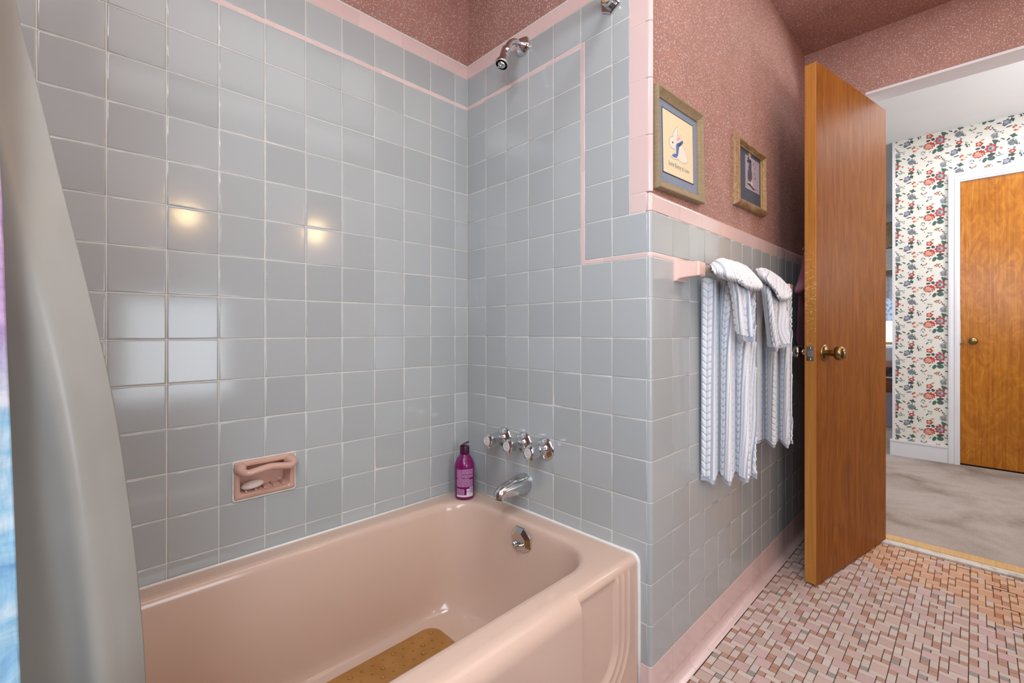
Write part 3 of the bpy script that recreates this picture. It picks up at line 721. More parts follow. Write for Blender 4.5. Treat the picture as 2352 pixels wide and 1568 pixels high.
b = MB(); b.lathe([(.006, .050), (.0125, .058), (.0138, .064), (.0125, .070), (.009, .074), (.002, .0755)], o0, dd, 20); pb = b.obj('ball_joint', CHROMED, sa, True)
b = MB(); e0 = o0+dd*.074; b.tube([e0-Vector((0, .008, 0))+dd*0+Vector((-.008, 0, -.004)), e0+Vector((0, .008, 0))+Vector((-.008, 0, -.004))], [.0036, .0036], 8); tb = b.obj('tab', CHROMED, sa, True)
# curtain rod
cr = empty('curtain_rod', 'cream curtain rod with a chrome hexagonal wall flange high above the tub', 'curtain rod', (0, -.655, 1.945))
b = MB()
hx = [(math.cos(PI/6+k*PI/3)*.0345, math.sin(PI/6+k*PI/3)*.0345) for k in range(6)]; hx2 = [(x*.92, y*.92) for x, y in hx]
b.add([(.0, x, z) for x, z in hx]+[(-.005, x, z) for x, z in hx]+[(-.008, x, z) for x, z in hx2], [(r*6+i, r*6+(i+1) % 6, r*6+6+(i+1) % 6, r*6+6+i) for r in range(2) for i in range(6)]+[(12, 13, 14, 15, 16, 17)])
b.lathe([(.0195, .006), (.0195, .014), (.0175, .0145), (.0175, .0165), (.0190, .017), (.0185, .026), (.0155, .028)], (0, 0, 0), (-1, 0, 0), 28); b.obj('flange', CHROME, cr, True, 35)
b = MB(); b.tube([(-.026, 0, 0), (-.8, 0, 0), (-1.528, 0, 0)], .0135, 20); b.obj('rod', IVORY, cr, True, 50)

# ------------------------------------------------------------------ curtain and liner
def sheet(name, rows, nu, nv, mat, parent=None, disp=None, thick=None, uvlen=None):
    """rows: list of [left .. right] 3-D points; Catmull-Rom down the rows, polyline across"""
    rows = np.array([[np.array(p, float) for p in r] for r in rows]); R, C, _ = rows.shape
    def even(n, A):                                   # parameters spaced evenly along the surface
        L = np.r_[0, np.linalg.norm(np.diff(A, axis=0), axis=2).mean(1).cumsum()]
        return np.clip(np.interp(np.linspace(0, L[-1], n), L, np.arange(len(L))), 0, len(L)-1-1e-6)
    tv = even(nv, rows); tu = even(nu, np.swapaxes(rows, 0, 1))
    def cat(A, t):
        i = np.floor(t).astype(int); f = (t-i)[:, None, None]; n = A.shape[0]; g = lambda k: A[np.clip(k, 0, n-1)]
        a, b_, c, d = g(i-1), g(i), g(i+1), g(i+2)
        return .5*(2*b_+(c-a)*f+(2*a-5*b_+4*c-d)*f*f+(3*b_-a-3*c+d)*f**3)
    G1 = cat(rows, tv); G2 = cat(np.swapaxes(G1, 0, 1), tu); Pn = np.swapaxes(G2, 0, 1)      # nv, nu, 3
    du = np.gradient(Pn, axis=1); dv = np.gradient(Pn, axis=0)
    N = np.cross(dv, du); N /= np.linalg.norm(N, axis=2, keepdims=True)+1e-12
    if disp is not None:
        lu = np.linalg.norm(du, axis=2).cumsum(1); lv = np.linalg.norm(dv, axis=2).cumsum(0)
        wid = lu[:, -1].mean()
        U = np.broadcast_to(np.linspace(0, 1, nu)[None, :], (nv, nu)); V = np.broadcast_to(np.linspace(0, 1, nv)[:, None], (nv, nu))
        big, fine = disp(U, V, lu, lv)
        Q = Pn+N*big[..., None]
        du = np.gradient(Q, axis=1); dv = np.gradient(Q, axis=0); N = np.cross(dv, du); N /= np.linalg.norm(N, axis=2, keepdims=True)+1e-12
        Pn = Q+N*fine[..., None]
    me = bpy.data.meshes.new(name); idx = np.arange(nu*nv).reshape(nv, nu)
    q = np.stack([idx[:-1, :-1], idx[1:, :-1], idx[1:, 1:], idx[:-1, 1:]], -1).reshape(-1, 4)
    me.from_pydata(Pn.reshape(-1, 3).tolist(), [], q.tolist()); me.materials.append(mat)
    me.polygons.foreach_set('use_smooth', np.full(len(q), True)); me.update()
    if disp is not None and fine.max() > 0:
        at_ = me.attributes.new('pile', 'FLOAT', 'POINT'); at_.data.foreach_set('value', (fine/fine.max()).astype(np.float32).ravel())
    o = bpy.data.objects.new(name, me); link(o, parent)
    if thick:
        m = o.modifiers.new('thickness', 'SOLIDIFY'); m.thickness = thick; m.offset = -1
    return o, Pn
ez = [(1.90, -1.200), (1.60, -1.172), (1.376, -1.1458), (1.291, -1.1299), (1.175, -1.1087), (1.059, -1.0869), (.938, -1.0663), (.824, -1.0524), (.686, -1.0398), (.560, -1.0325), (.40, -1.028), (.25, -1.026)]
rows = []
for z, xr in ez:
    k = sstep(1.5, .5, z)
    yt = -.648+.010*k+.045*sstep(.55, .38, z)
    fold = .006+.020*k
    rows.append([(-1.29, yt-.004, z), (-1.265, yt+.02, z), (-1.235, yt-.006, z), (-1.195+(xr+1.1)*.2, yt+.012, z), (xr-.075, yt-.004, z), (xr-.045, yt-fold*.9, z), (xr-.020, yt-fold*.25, z), (xr, yt+fold*.5, z)])
lin, _ = sheet('shower_liner', rows, 90, 120, VINYL); tag(lin, 'milky grey vinyl shower curtain liner hanging inside the tub', 'shower liner')
m = lin.modifiers.new('thickness', 'SOLIDIFY'); m.thickness = .0006
rows = []
for z, dx in [(1.90, -.012), (1.6, -.008), (1.222, 0), (1.126, .003), (.992, .006), (.855, .010), (.632, .013), (.40, .016), (.2, .018)]:
    xr = -1.159+dx
    ye = -.700-.080*sstep(.85, .42, z); xr += (ye+.66)*-.13
    rows.append([(-1.49, ye-.01, z), (-1.44, ye-.04, z), (-1.38, ye-.01, z), (-1.32, ye-.05, z), (-1.26, ye-.01, z), (xr-.035, ye-.022, z), (xr, ye, z)])
cur, _ = sheet('shower_curtain', rows, 90, 120, CURT); tag(cur, 'blue and lilac watercolour shower curtain at the edge beside the liner', 'shower curtain')
m = cur.modifiers.new('thickness', 'SOLIDIFY'); m.thickness = .001

# ------------------------------------------------------------------ pictures
def picture(name, label, x0, x1, z0, z1, depth, tilt, fw, framemat, carved, parts):
    cx_, cz_ = (x0+x1)/2, (z0+z1)/2
    root = empty(name, label, 'picture', (cx_, YW, cz_), None)
    w, h = (x1-x0)/2, (z1-z0)/2
    # moulding profile (in from outer edge, out from wall)
    prof = [(0, 0), (0, depth*.8), (.002, depth), (.006, depth), (fw*.55, depth*.72), (fw-.003, depth*.5), (fw, depth*.5), (fw, depth*.35)] if not carved else \
           [(0, 0), (0, depth*.35), (.003, depth*.70), (.010, depth*.95), (.018, depth), (fw*.75, depth*.8), (fw-.004, depth*.55), (fw, depth*.5), (fw, depth*.3)]
    # four mitred sides, each its own rail
    def pt(side, end, i, o):
        ww, hh = w-i, h-i
        c = {'l': ((-ww, -hh), (-ww, hh)), 'r': ((ww, hh), (ww, -hh)), 't': ((-ww, hh), (ww, hh)), 'b': ((ww, -hh), (-ww, -hh))}[side][end]
        return (c[0], -o, c[1])
    fo = None
    for s in 'ltrb':
        n = 25 if carved else 2; vs = []
        for j in range(n):
            f = j/(n-1)
            for (i, o) in prof:
                a, b_ = pt(s, 0, i, o), pt(s, 1, i, o); q = [a[d]+(b_[d]-a[d])*f for d in range(3)]
                if carved and s in 'tb' and 0 < i < fw*.8:      # wavy carved crest
                    sg = 1 if s == 't' else -1
                    q[2] += sg*.006*math.sin(f*PI*5)*math.sin(f*PI)*(1-i/fw)
                vs.append(tuple(q))
        k = len(prof); fs = [(j*k+e, j*k+e+1, (j+1)*k+e+1, (j+1)*k+e) for j in range(n-1) for e in range(k-1)]
        o = mk('frame_rail', vs, fs, framemat, root, True)
        try: o.data.set_sharp_from_angle(angle=math.radians(35))
        except Exception: pass
    parts(root, w-fw, h-fw)
    root.rotation_euler = (0, -tilt, 0)
    return root
def card(name, root, x0, x1, z0, z1, y0, y1, mat):
    b = MB(); b.box(x0, x1, y1, y0, z0, z1); return b.obj(name, mat, root, False)
def blob(pts, cx_, cz_, y):
    return [(cx_+x, y, cz_+z) for x, z in pts]
MATBLUE = fmat('dusty_blue_mat_board', srgb(138, 150, 170), .75, .2, 0, 160, .10)
MATSLATE = fmat('slate_mat_board', srgb(84, 90, 104), .7, .2, 0, 160, .08)
CREAM = fmat('cream_aida_cloth', srgb(236, 224, 188), .8, .15, 0, 220, .03)
NAVY = F(52, 58, 84)
P1 = (.029, .324, 1.4035, 1.6825)
def poly(b, pts, y, m):
    b.add([(x, y, z) for x, z in pts], [tuple(range(len(pts)))[::-1]], m)
def ell(cx_, cz_, rx, rz, rot=0, n=20, wob=0):
    r = []
    for k in range(n):
        a = 2*PI*k/n; q = 1+wob*math.sin(3*a+1)
        x, z = rx*math.cos(a)*q, rz*math.sin(a)*q
        r.append((cx_+x*math.cos(rot)-z*math.sin(rot), cz_+x*math.sin(rot)+z*math.cos(rot)))
    return r
def glass(root, w, h, y):
    return
def bunny(root, w, h):
    yb_ = -.0075
    card('mat_board', root, -w-.004, w+.004, -h-.004, h+.004, -.002, yb_, MATBLUE)
    px0, px1, pz0, pz1 = -.099, .092, -.084, .091
    card('inner_mat', root, px0-.003, px1+.003, pz0-.003, pz1+.003, yb_, yb_-.0006, NAVY)
    card('cloth_print', root, px0, px1, pz0, pz1, yb_-.0006, yb_-.0010, CREAM)
    b = MB(); y = yb_-.0012; LINE, FUR, PNK, BLU, DBL, EYE = range(6)
    mats = [F(120, 110, 110), F(240, 232, 220), F(232, 186, 172), F(96, 126, 176), F(60, 84, 140), F(40, 40, 50)]
    # crop coordinates of the cross-stitch figure mapped to metres on the cloth
    cvt = lambda a, c: (px0+(a-300)/312*(px1-px0)*1.0, None)
    def mp(a, c):
        f = (a-300)/315
        ztop, zbot = 402+f*200, 1065+f*135
        g = (c-ztop)/(zbot-ztop)
        return (px0+f*(px1-px0), pz1-g*(pz1-pz0))
    cnt = [0]
    def shape(lst, m, o=0, grow=0):
        pts = [mp(*q) for q in lst]
        if grow:
            c = np.mean(pts, 0); pts = [tuple(np.array(p)+(np.array(p)-c)/np.linalg.norm(np.array(p)-c)*grow) for p in pts]
        # smooth closed
        n = len(pts); out = []
        for i in range(n):
            a, q, c2, d = [np.array(pts[(i+k) % n]) for k in (-1, 0, 1, 2)]
            for t in (0, .33, .66): out.append(tuple(.5*(2*q+(c2-a)*t+(2*a-5*q+4*c2-d)*t*t+(3*q-a-3*c2+d)*t**3)))
        cnt[0] += 1; o = o*.12+cnt[0]*.000015
        cxx = np.mean(out, 0); b.add([(cxx[0], y-o, cxx[1])]+[(p[0], y-o, p[1]) for p in out], [(0, i+1, (i+1) % len(out)+1) for i in range(len(out))], m)
    ear1 = [(440, 600), (415, 640), (398, 690), (420, 708), (445, 690), (447, 640)]
    head = [(365, 720), (400, 700), (450, 705), (470, 745), (455, 800), (410, 830), (372, 805), (360, 760)]
    ear2 = [(425, 715), (465, 685), (490, 705), (480, 740), (440, 765), (420, 750)]
    body = [(440, 800), (490, 790), (525, 850), (545, 930), (535, 975), (490, 970), (450, 940), (430, 880)]
    paw = [(455, 920), (500, 940), (545, 925), (552, 965), (520, 985), (465, 960)]
    leg = [(415, 830), (440, 835), (442, 920), (440, 942), (390, 925), (378, 905), (412, 885)]
    for s in (ear1, head, body, paw, leg): shape(s, LINE, 0, .0011)
    shape(ear2, LINE, .0003, .0011)
    shape(ear1, FUR, .0002); shape(head, FUR, .0002); shape(body, FUR, .0002); shape(paw, FUR, .0003); shape(leg, FUR, .0002)
    shape(ear2, FUR, .0004); shape([(432, 730), (462, 700), (478, 712), (468, 735), (440, 752)], PNK, .0005)
    shape([(432, 780), (470, 762), (500, 745), (503, 775), (470, 795), (455, 830), (448, 900), (432, 905), (428, 840)], BLU, .0005)
    shape([(448, 790), (475, 765), (492, 758), (480, 785), (455, 805)], DBL, .0006); shape([(385, 895), (425, 880), (440, 905), (432, 925), (400, 915)], BLU, .0005)
    shape([(392, 752), (400, 758), (398, 774), (390, 770)], EYE, .0005)
    b.obj('bunny_figure', mats, root, False)
    # the stitched words
    def words(txt, x, z, size, mat, sx=1.0, name='lettering', y_=y):
        c = bpy.data.curves.new(name, 'FONT'); c.body = txt; c.size = size; c.align_x = 'CENTER'; c.fill_mode = 'BOTH'; c.resolution_u = 3
        t = bpy.data.objects.new(name, c); link(t)
        dg = bpy.context.evaluated_depsgraph_get(); me = bpy.data.meshes.new_from_object(t.evaluated_get(dg)); me.materials.clear(); me.materials.append(mat)
        o = bpy.data.objects.new(name, me); bpy.data.objects.remove(t); link(o, root)
        o.location = (x, y_, z); o.rotation_euler = (PI/2, 0, 0); o.scale = (sx, 1, 1); return o
    words('Some Bunny to Love', -.003, -.0595, .0195, F(112, 116, 132), .80)
pic1 = picture('framed_picture', 'framed cross-stitch of a white bunny in a blue scarf, beside the pink corner trim', *P1, .022, .035, .026, FRAMEW, False, bunny)
P2 = (.606, .936, 1.471, 1.7235)
def goose(root, w, h):
    yb_ = -.007
    card('mat_board', root, -w-.004, w+.004, -h-.004, h+.004, -.002, yb_, MATSLATE)
    cx0, cx1, cz0, cz1 = -.036, .124, -.043, .080
    cx0, cx1 = -.044, .112
    card('ribbon_stripe', root, -.006, .016, cz1-.012, h+.003, yb_, yb_-.0005, F(176, 168, 150))
    card('card_print', root, cx0, cx1, cz0-.002, cz1+.002, yb_, yb_-.0012, F(168, 160, 172))
    b = MB(); y = yb_-.0014
    mats = [F(88, 84, 96), F(64, 62, 74), F(206, 190, 160), F(110, 104, 112), F(120, 112, 124)]
    cnt = [0]
    def P_(pts, m, o=0):
        pts = [(.034+(x-.034)*.9 if x > .036 else .002+(x-.012)*2.3, z) for x, z in pts]
        cnt[0] += 1; o = o*.2+cnt[0]*.00002
        c = np.mean(pts, 0); b.add([(c[0], y-o, c[1])]+[(p[0], y-o, p[1]) for p in pts], [(0, i+1, (i+1) % len(pts)+1) for i in range(len(pts))], m)
    P_(ell(.012, .012, .011, .028, -.06, 16), 0); P_([(.004, .035), (.010, .062), (.020, .060), (.020, .035)], 0)
    P_(ell(.010, .064, .012, .007, .5, 14), 1, .0002); P_([(.000, .070), (.006, .082), (.010, .070)], 1, .0002)
    P_(ell(.016, -.018, .010, .010, 0, 12), 2, .0002); P_([(-.004, -.026), (.012, -.020), (.034, -.036), (.030, -.040), (.010, -.028)], 1, .0003)
    for (x, z, r) in ((.045, .062, .007), (.058, .048, .006), (.056, .026, .007), (.068, .012, .006), (.072, .060, .004), (.050, .006, .005)): P_(ell(x, z, r, r*.6, x*20, 10, .25), 3, .0002)
    P_(ell(.013, -.012, .003, .003, 0, 8), 1, .0004)
    for i in range(16):
        x = .018+i*.0042; b.add([(x, y, -.034), (x+.003, y, -.034), (x+.003, y, -.0315), (x, y, -.0315)], [(0, 1, 2, 3)], 3)
    b.obj('bird_print', mats, root, False)
    card('gold_fillet', root, w-.004, w+.001, -h, h, yb_, yb_-.003, F(196, 164, 96))
pic2 = picture('framed_picture', 'smaller carved picture frame with a grey bird card, between the bunny picture and the door', *P2, .025, .028, .030, FRAMED, True, goose)
hk = MB(); hp = at(1496, 271, 1, YW-.004); hk.tube([(hp[0]+.0, YW+.001, hp[2]), (hp[0], YW-.006, hp[2]), (hp[0]-.003, YW-.009, hp[2]+.003), (hp[0]-.005, YW-.008, hp[2]+.006)], .0012, 8)
tag(hk.obj('wall_hook', CHROME, None, True), 'tiny metal hook in the wallpaper at the left edge of the bunny picture', 'hook')

# ------------------------------------------------------------------ towel bar and towels
YB_ = -W-.056
tbar = empty('towel_bar', 'pale pink ceramic towel bar posts with a beige square rod on the wainscot', 'towel bar', (.16, -W, 1.18))
def tbp(o): o.parent = tbar; o.location = (-.16, W, -1.18); return o
def post(xc):
    b = MB()
    def rect(x, z, y): return [(xc-x, y, 1.183-z), (xc+x, y, 1.183-z), (xc+x, y, 1.183+z), (xc-x, y, 1.183+z)]
    rr = [rect(.033, .032, -W+.002), rect(.033, .032, -W-.006), rect(.030, .029, -W-.009), rect(.024, .024, -W-.010), rect(.024, .024, -W-.012), rect(.0215, .0215, -W-.030), rect(.0215, .020, -W-.064), rect(.0195, .018, -W-.069)]
    vs = [p for r in rr for p in r]; b.add(vs, [(r*4+i, r*4+(i+1) % 4, r*4+4+(i+1) % 4, r*4+4+i) for r in range(len(rr)-1) for i in range(4)]+[tuple(range(len(vs)-4, len(vs)))])
    o = tbp(b.obj('post', CERAM2, None, False)); bevel(o, .0025, 2); return o
post(.160); post(1.035)
b = MB(); b.box(.176, 1.02, YB_-.009, YB_+.009, 1.176, 1.194); bevel(tbp(b.obj('rod', fmat('beige_rod', srgb(206, 190, 166), .4, .4), None, False)), .003, 2)

def knit(lu, lv, off=0.0, amp=.0046, per=.078):
    x = (lu+off) % per
    c = np.clip((x-.020)/.016, -1.2, 1.2)
    ph = (lv/.022+np.abs(c)*.60) % 1.0
    lob = np.clip(1.06-(2*ph-1)**4*1.2, 0, 1)**.6*np.clip(1-np.abs(c)**6, 0, 1)*np.clip(.25+np.abs(c)*4, 0, 1)
    r = (x-.042)/.012
    rib = np.abs(np.sin(PI*np.clip(r, 0, 3)))**.45*.75
    return np.where(x < .038, lob*(np.abs(c) < 1), np.where(x < .042, 0, rib))*amp
def hem(V, fine, w=.035): return np.where(V > 1-w, .0006, fine)
def towel_disp(npl, amp, off, ph=0.0, hemw=.035, tight=1.0):
    def f(U, V, lu, lv):
        k = .35+.65*V
        big = amp*k*np.sin(2*PI*npl*(U+.03*np.sin(3*V))+ph)
        fi = knit(lu, lv, off, .0046*tight)
        if tight < 1: fi = np.where((U > .95) | (V > .93), .0006, fi)
        return big, hem(V, fi, hemw)
    return f
q = lambda x, y, d: at(x, y, 1, -W-d)
def rowsof(L): return [[q(*p) for p in r] for r in L]
tw1 = empty('hand_towel', 'white cable-knit towel bunched over the bar, next to the near pink post', 'towel', (.40, YB_, 1.2), 'cable-knit towels on the pink towel bar')
tw2 = empty('hand_towel', 'white cable-knit towel bunched over the bar, nearer the wooden door', 'towel', (.85, YB_, 1.2), 'cable-knit towels on the pink towel bar')
def tp(root, name, rows, nu, nv, disp, thick=.004):
    o, _ = sheet(name, rows, nu, nv, TOWEL, None, disp, thick); o.parent = root; o.location = -root.location; return o
D0, DBK, DFR = .056, .022, .088
def pleated(pts, levels):
    """long hanging panel: pts = (pixel column, distance from the wall) of each pleat edge, levels = (height, sideways drift of the columns)"""
    rows = []
    for z, dr, sp in levels:
        r = []
        for k, (x, d) in enumerate(pts):
            p = at(x, 800, 1, -W-(.056+(d-.056)*sp)); r.append((p[0]+dr*(k/len(pts)-.3), p[1], z+(.004*math.sin(k*1.9))))
        rows.append(r)
    return rows
LV = [(1.166, 0, .75), (1.13, .0, .85), (1.0, .004, .95), (.85, .008, 1), (.70, .012, 1.02), (.60, .014, 1.05), (.545, .016, 1.06)]
ld = lambda off, hw=.03: (lambda U, V, lu, lv: (0*U, hem(V, knit(lu, lv, off), hw)))
PL1 = [(1611, .008), (1625, .028), (1640, .047), (1645, .034), (1652, .030), (1660, .052), (1676, .082), (1682, .068), (1690, .066), (1700, .088), (1716, .112), (1721, .098), (1735, .116)]
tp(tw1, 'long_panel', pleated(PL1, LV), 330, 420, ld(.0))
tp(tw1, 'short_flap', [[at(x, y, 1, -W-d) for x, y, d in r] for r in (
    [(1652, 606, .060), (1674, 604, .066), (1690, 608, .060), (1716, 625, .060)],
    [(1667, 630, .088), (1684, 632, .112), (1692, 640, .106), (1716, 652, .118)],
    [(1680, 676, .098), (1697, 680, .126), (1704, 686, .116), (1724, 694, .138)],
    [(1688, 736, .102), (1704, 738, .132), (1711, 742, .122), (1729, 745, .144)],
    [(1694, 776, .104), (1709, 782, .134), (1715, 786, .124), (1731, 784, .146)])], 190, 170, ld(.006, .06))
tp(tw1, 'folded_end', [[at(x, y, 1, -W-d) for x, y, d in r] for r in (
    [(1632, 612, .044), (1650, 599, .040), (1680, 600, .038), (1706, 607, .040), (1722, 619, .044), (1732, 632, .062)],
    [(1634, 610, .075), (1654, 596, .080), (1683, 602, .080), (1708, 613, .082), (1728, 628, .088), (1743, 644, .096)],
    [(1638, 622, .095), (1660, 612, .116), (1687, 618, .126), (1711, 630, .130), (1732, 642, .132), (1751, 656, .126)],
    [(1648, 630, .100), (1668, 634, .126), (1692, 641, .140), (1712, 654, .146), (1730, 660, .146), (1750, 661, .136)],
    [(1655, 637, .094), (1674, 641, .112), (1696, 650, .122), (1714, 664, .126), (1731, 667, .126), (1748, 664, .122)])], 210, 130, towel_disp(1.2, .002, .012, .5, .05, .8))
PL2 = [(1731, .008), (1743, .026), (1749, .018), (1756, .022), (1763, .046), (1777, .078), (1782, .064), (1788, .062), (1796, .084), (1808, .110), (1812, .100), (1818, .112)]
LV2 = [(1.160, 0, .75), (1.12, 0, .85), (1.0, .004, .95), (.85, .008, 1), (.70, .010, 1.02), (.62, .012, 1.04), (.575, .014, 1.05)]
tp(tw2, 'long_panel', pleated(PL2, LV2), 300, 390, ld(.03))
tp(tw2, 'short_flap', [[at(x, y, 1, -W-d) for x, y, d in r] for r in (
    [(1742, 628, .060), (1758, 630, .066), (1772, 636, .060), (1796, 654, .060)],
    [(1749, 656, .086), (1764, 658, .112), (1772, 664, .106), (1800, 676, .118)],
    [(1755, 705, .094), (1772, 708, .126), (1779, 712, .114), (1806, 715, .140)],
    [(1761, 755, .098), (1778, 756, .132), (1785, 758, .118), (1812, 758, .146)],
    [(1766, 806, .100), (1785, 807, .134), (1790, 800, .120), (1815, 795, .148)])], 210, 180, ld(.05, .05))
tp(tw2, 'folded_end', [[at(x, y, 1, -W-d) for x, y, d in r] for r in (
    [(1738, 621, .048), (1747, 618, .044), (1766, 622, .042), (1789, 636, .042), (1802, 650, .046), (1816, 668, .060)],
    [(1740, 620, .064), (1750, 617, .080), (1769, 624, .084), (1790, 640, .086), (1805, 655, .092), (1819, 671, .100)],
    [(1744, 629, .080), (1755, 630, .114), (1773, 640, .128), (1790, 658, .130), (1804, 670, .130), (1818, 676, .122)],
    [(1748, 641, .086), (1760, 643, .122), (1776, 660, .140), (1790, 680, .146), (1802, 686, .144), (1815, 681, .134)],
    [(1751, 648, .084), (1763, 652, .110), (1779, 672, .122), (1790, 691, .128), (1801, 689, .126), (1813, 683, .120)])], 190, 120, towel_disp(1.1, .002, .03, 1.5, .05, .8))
# plum towel behind the door
pt_ = empty('bath_towel', 'plum bath towel hanging against the dark tiles behind the open wooden door', 'towel', (1.3, -.83, 1.2))
qp = lambda x, y, v: at(x, y, 1, v)
o, _ = sheet('long_end', [[qp(1846, 600, -.815), qp(1862, 610, -.82), qp(1880, 620, -.815)], [qp(1838, 660, -.81), qp(1860, 665, -.83), qp(1882, 670, -.81)], [qp(1833, 740, -.81), qp(1860, 742, -.83), qp(1882, 745, -.81)], [qp(1831, 780, -.81), qp(1860, 790, -.83), qp(1882, 790, -.81)], [qp(1838, 803, -.81), qp(1860, 806, -.83), qp(1882, 806, -.81)]], 60, 90, PURPLE, None, lambda U, V, lu, lv: (.006*np.sin(9*U)*V, 0*U), .004); o.parent = pt_; o.location = -pt_.location
o, _ = sheet('folded_end', [[qp(1849, 575, -.82), qp(1862, 585, -.83), qp(1880, 590, -.82)], [qp(1842, 610, -.83), qp(1860, 615, -.85), qp(1882, 620, -.83)], [qp(1834, 640, -.835), qp(1858, 645, -.865), qp(1882, 650, -.835)], [qp(1826, 668, -.84), qp(1850, 664, -.875), qp(1882, 668, -.84)], [qp(1827, 672, -.835), qp(1850, 681, -.84), qp(1882, 680, -.82)]], 60, 80, PURPLE, None, lambda U, V, lu, lv: (.005*np.sin(8*U+1)*V, 0*U), .004); o.parent = pt_; o.location = -pt_.location
b = MB(); hq = at(1856, 572, 1, -W-.02); b.tube([(hq[0], -W+.001, hq[2]), (hq[0], -W-.03, hq[2]), (hq[0], -W-.045, hq[2]+.012)], .005, 10); 
b.lathe([(.016, 0), (.014, .004), (.004, .006)], (hq[0], -W, hq[2]), (0, -1, 0), 16); tag(b.obj('robe_hook', CHROME, None, True), 'chrome robe hook hidden behind the plum towel by the door', 'hook')

# ------------------------------------------------------------------ hall beyond the door
tag(MB().box(1.766, 7.0, -3.2, 2.6, -.06, .006).obj('hall_floor', CARPET, None, False), 'taupe carpet of the hall with brushed darker patches', kind='structure')
shell('hall_ceiling', [((XD+.121, 7.0, -3.2, 2.6, 2.5244, 2.58), 0)], [HCEIL])
YE = -.912
DY0, DY1 = -1.3005, -2.02                              # hall door slab edges
ZS = 2.116
wh = MB(); wh.box(XH, XH+.03, DY0, YE, 0, 2.53); wh.box(XH, XH+.12, DY1, DY0, ZS+.002, 2.53); wh.box(XH, XH+.12, -3.2, DY1, 0, 2.53)
wall_hall = tag(wh.obj('wall_hall', PAPERH, None, False), kind='structure')
# floral print on the paper
fl = MB()
FC = {'red': F(178, 78, 70), 'pink': F(216, 148, 134), 'lite': F(232, 196, 176), 'green': F(82, 106, 98), 'dgreen': F(74, 88, 84), 'grey': F(132, 140, 140), 'blue': F(112, 114, 132), 'lblue': F(160, 163, 176), 'orange': F(204, 122, 84)}
FK = list(FC)
RZ, RY = .276, .267
rf = random.Random(5)
def fb(y, z, ry, rz, col, rot=0, n=14, lob=0, amp=0.0, d=0):
    pts = []
    for k in range(n):
        a = 2*PI*k/n; r = 1+amp*math.cos(lob*a) if lob else 1
        yy, zz = ry*math.cos(a)*r, rz*math.sin(a)*r
        pts.append((y+yy*math.cos(rot)-zz*math.sin(rot), z+yy*math.sin(rot)+zz*math.cos(rot)))
    motif.append((pts, FK.index(col), d))
motif = []
cvy = lambda a: (a-45)/6.535/396
cvz = lambda a, c: -(c+(a-45)*.153)/6.535/295
def E_(a, c, ra, rc, col, rot=0, n=14, lob=0, amp=0, d=0): fb(cvy(a), cvz(a, c), ra/6.535/396, rc/6.535/295, col, rot, n, lob, amp, d)
# peony, daisy, bud, leaves
E_(575, 500, 88, 52, 'red', .15, 36, 11, .12); E_(560, 512, 60, 30, 'pink', .1, 22, 9, .25, 1)
for i in range(14): E_(505+i*10, 505+rf.uniform(-32, 26), 9, 7, rf.choice(['lite', 'lite', 'red']), rf.uniform(0, 2), 8, 4, .2, 2)
E_(735, 425, 76, 60, 'red', 0, 32, 8, .16, 1); E_(735, 425, 46, 36, 'lblue', 0, 20, 10, .08, 2); E_(725, 428, 24, 18, 'blue', 0, 14, 7, .2, 3); E_(752, 420, 10, 8, 'lite', 0, 8, 0, 0, 3)
E_(580, 358, 50, 34, 'red', 0, 20, 5, .18); E_(575, 358, 24, 18, 'lite', 0, 12, 4, .25, 1); E_(578, 362, 12, 9, 'orange', 0, 8, 0, 0, 2)
E_(735, 562, 52, 32, 'green', -.1); E_(735, 512, 56, 20, 'dgreen', .2); E_(650, 585, 28, 36, 'green', -.4); E_(588, 585, 26, 6, 'grey', 1.0, 8); E_(785, 335, 34, 34, 'green', .3, 16, 3, .25); E_(560, 423, 34, 15, 'dgreen', .1); E_(630, 405, 26, 22, 'dgreen', .6); E_(725, 362, 24, 12, 'grey', 0, 10)
# sprigs
def sprig(a, c, r, col, n=7):
    for i in range(n):
        t = rf.uniform(0, 2*PI); q_ = rf.uniform(.25, 1)*r; E_(a+q_*math.cos(t)*1.2, c+q_*math.sin(t)*.8, rf.uniform(7, 15), rf.uniform(5, 9), col, rf.uniform(-1, 1), 8)
sprig(490, 600, 38, 'grey', 8); sprig(490, 672, 34, 'dgreen', 6); E_(533, 660, 14, 10, 'orange', 0, 8); E_(505, 720, 9, 8, 'orange', 0, 8); sprig(580, 735, 36, 'grey', 9); sprig(545, 785, 30, 'dgreen', 4)
E_(690, 672, 30, 22, 'orange', .5, 16, 5, .2); E_(690, 672, 12, 9, 'lite', 0, 8, 0, 0, 1); sprig(735, 685, 44, 'dgreen', 8); E_(768, 700, 13, 9, 'red', 0, 8); E_(625, 300, 26, 9, 'orange', .2, 8); E_(655, 150, 10, 8, 'dgreen', 0, 8)
E_(775, 775, 44, 26, 'grey', 0, 20, 7, .25); E_(775, 770, 22, 14, 'lblue', 0, 12, 5, .2, 1); sprig(800, 720, 26, 'grey', 4)
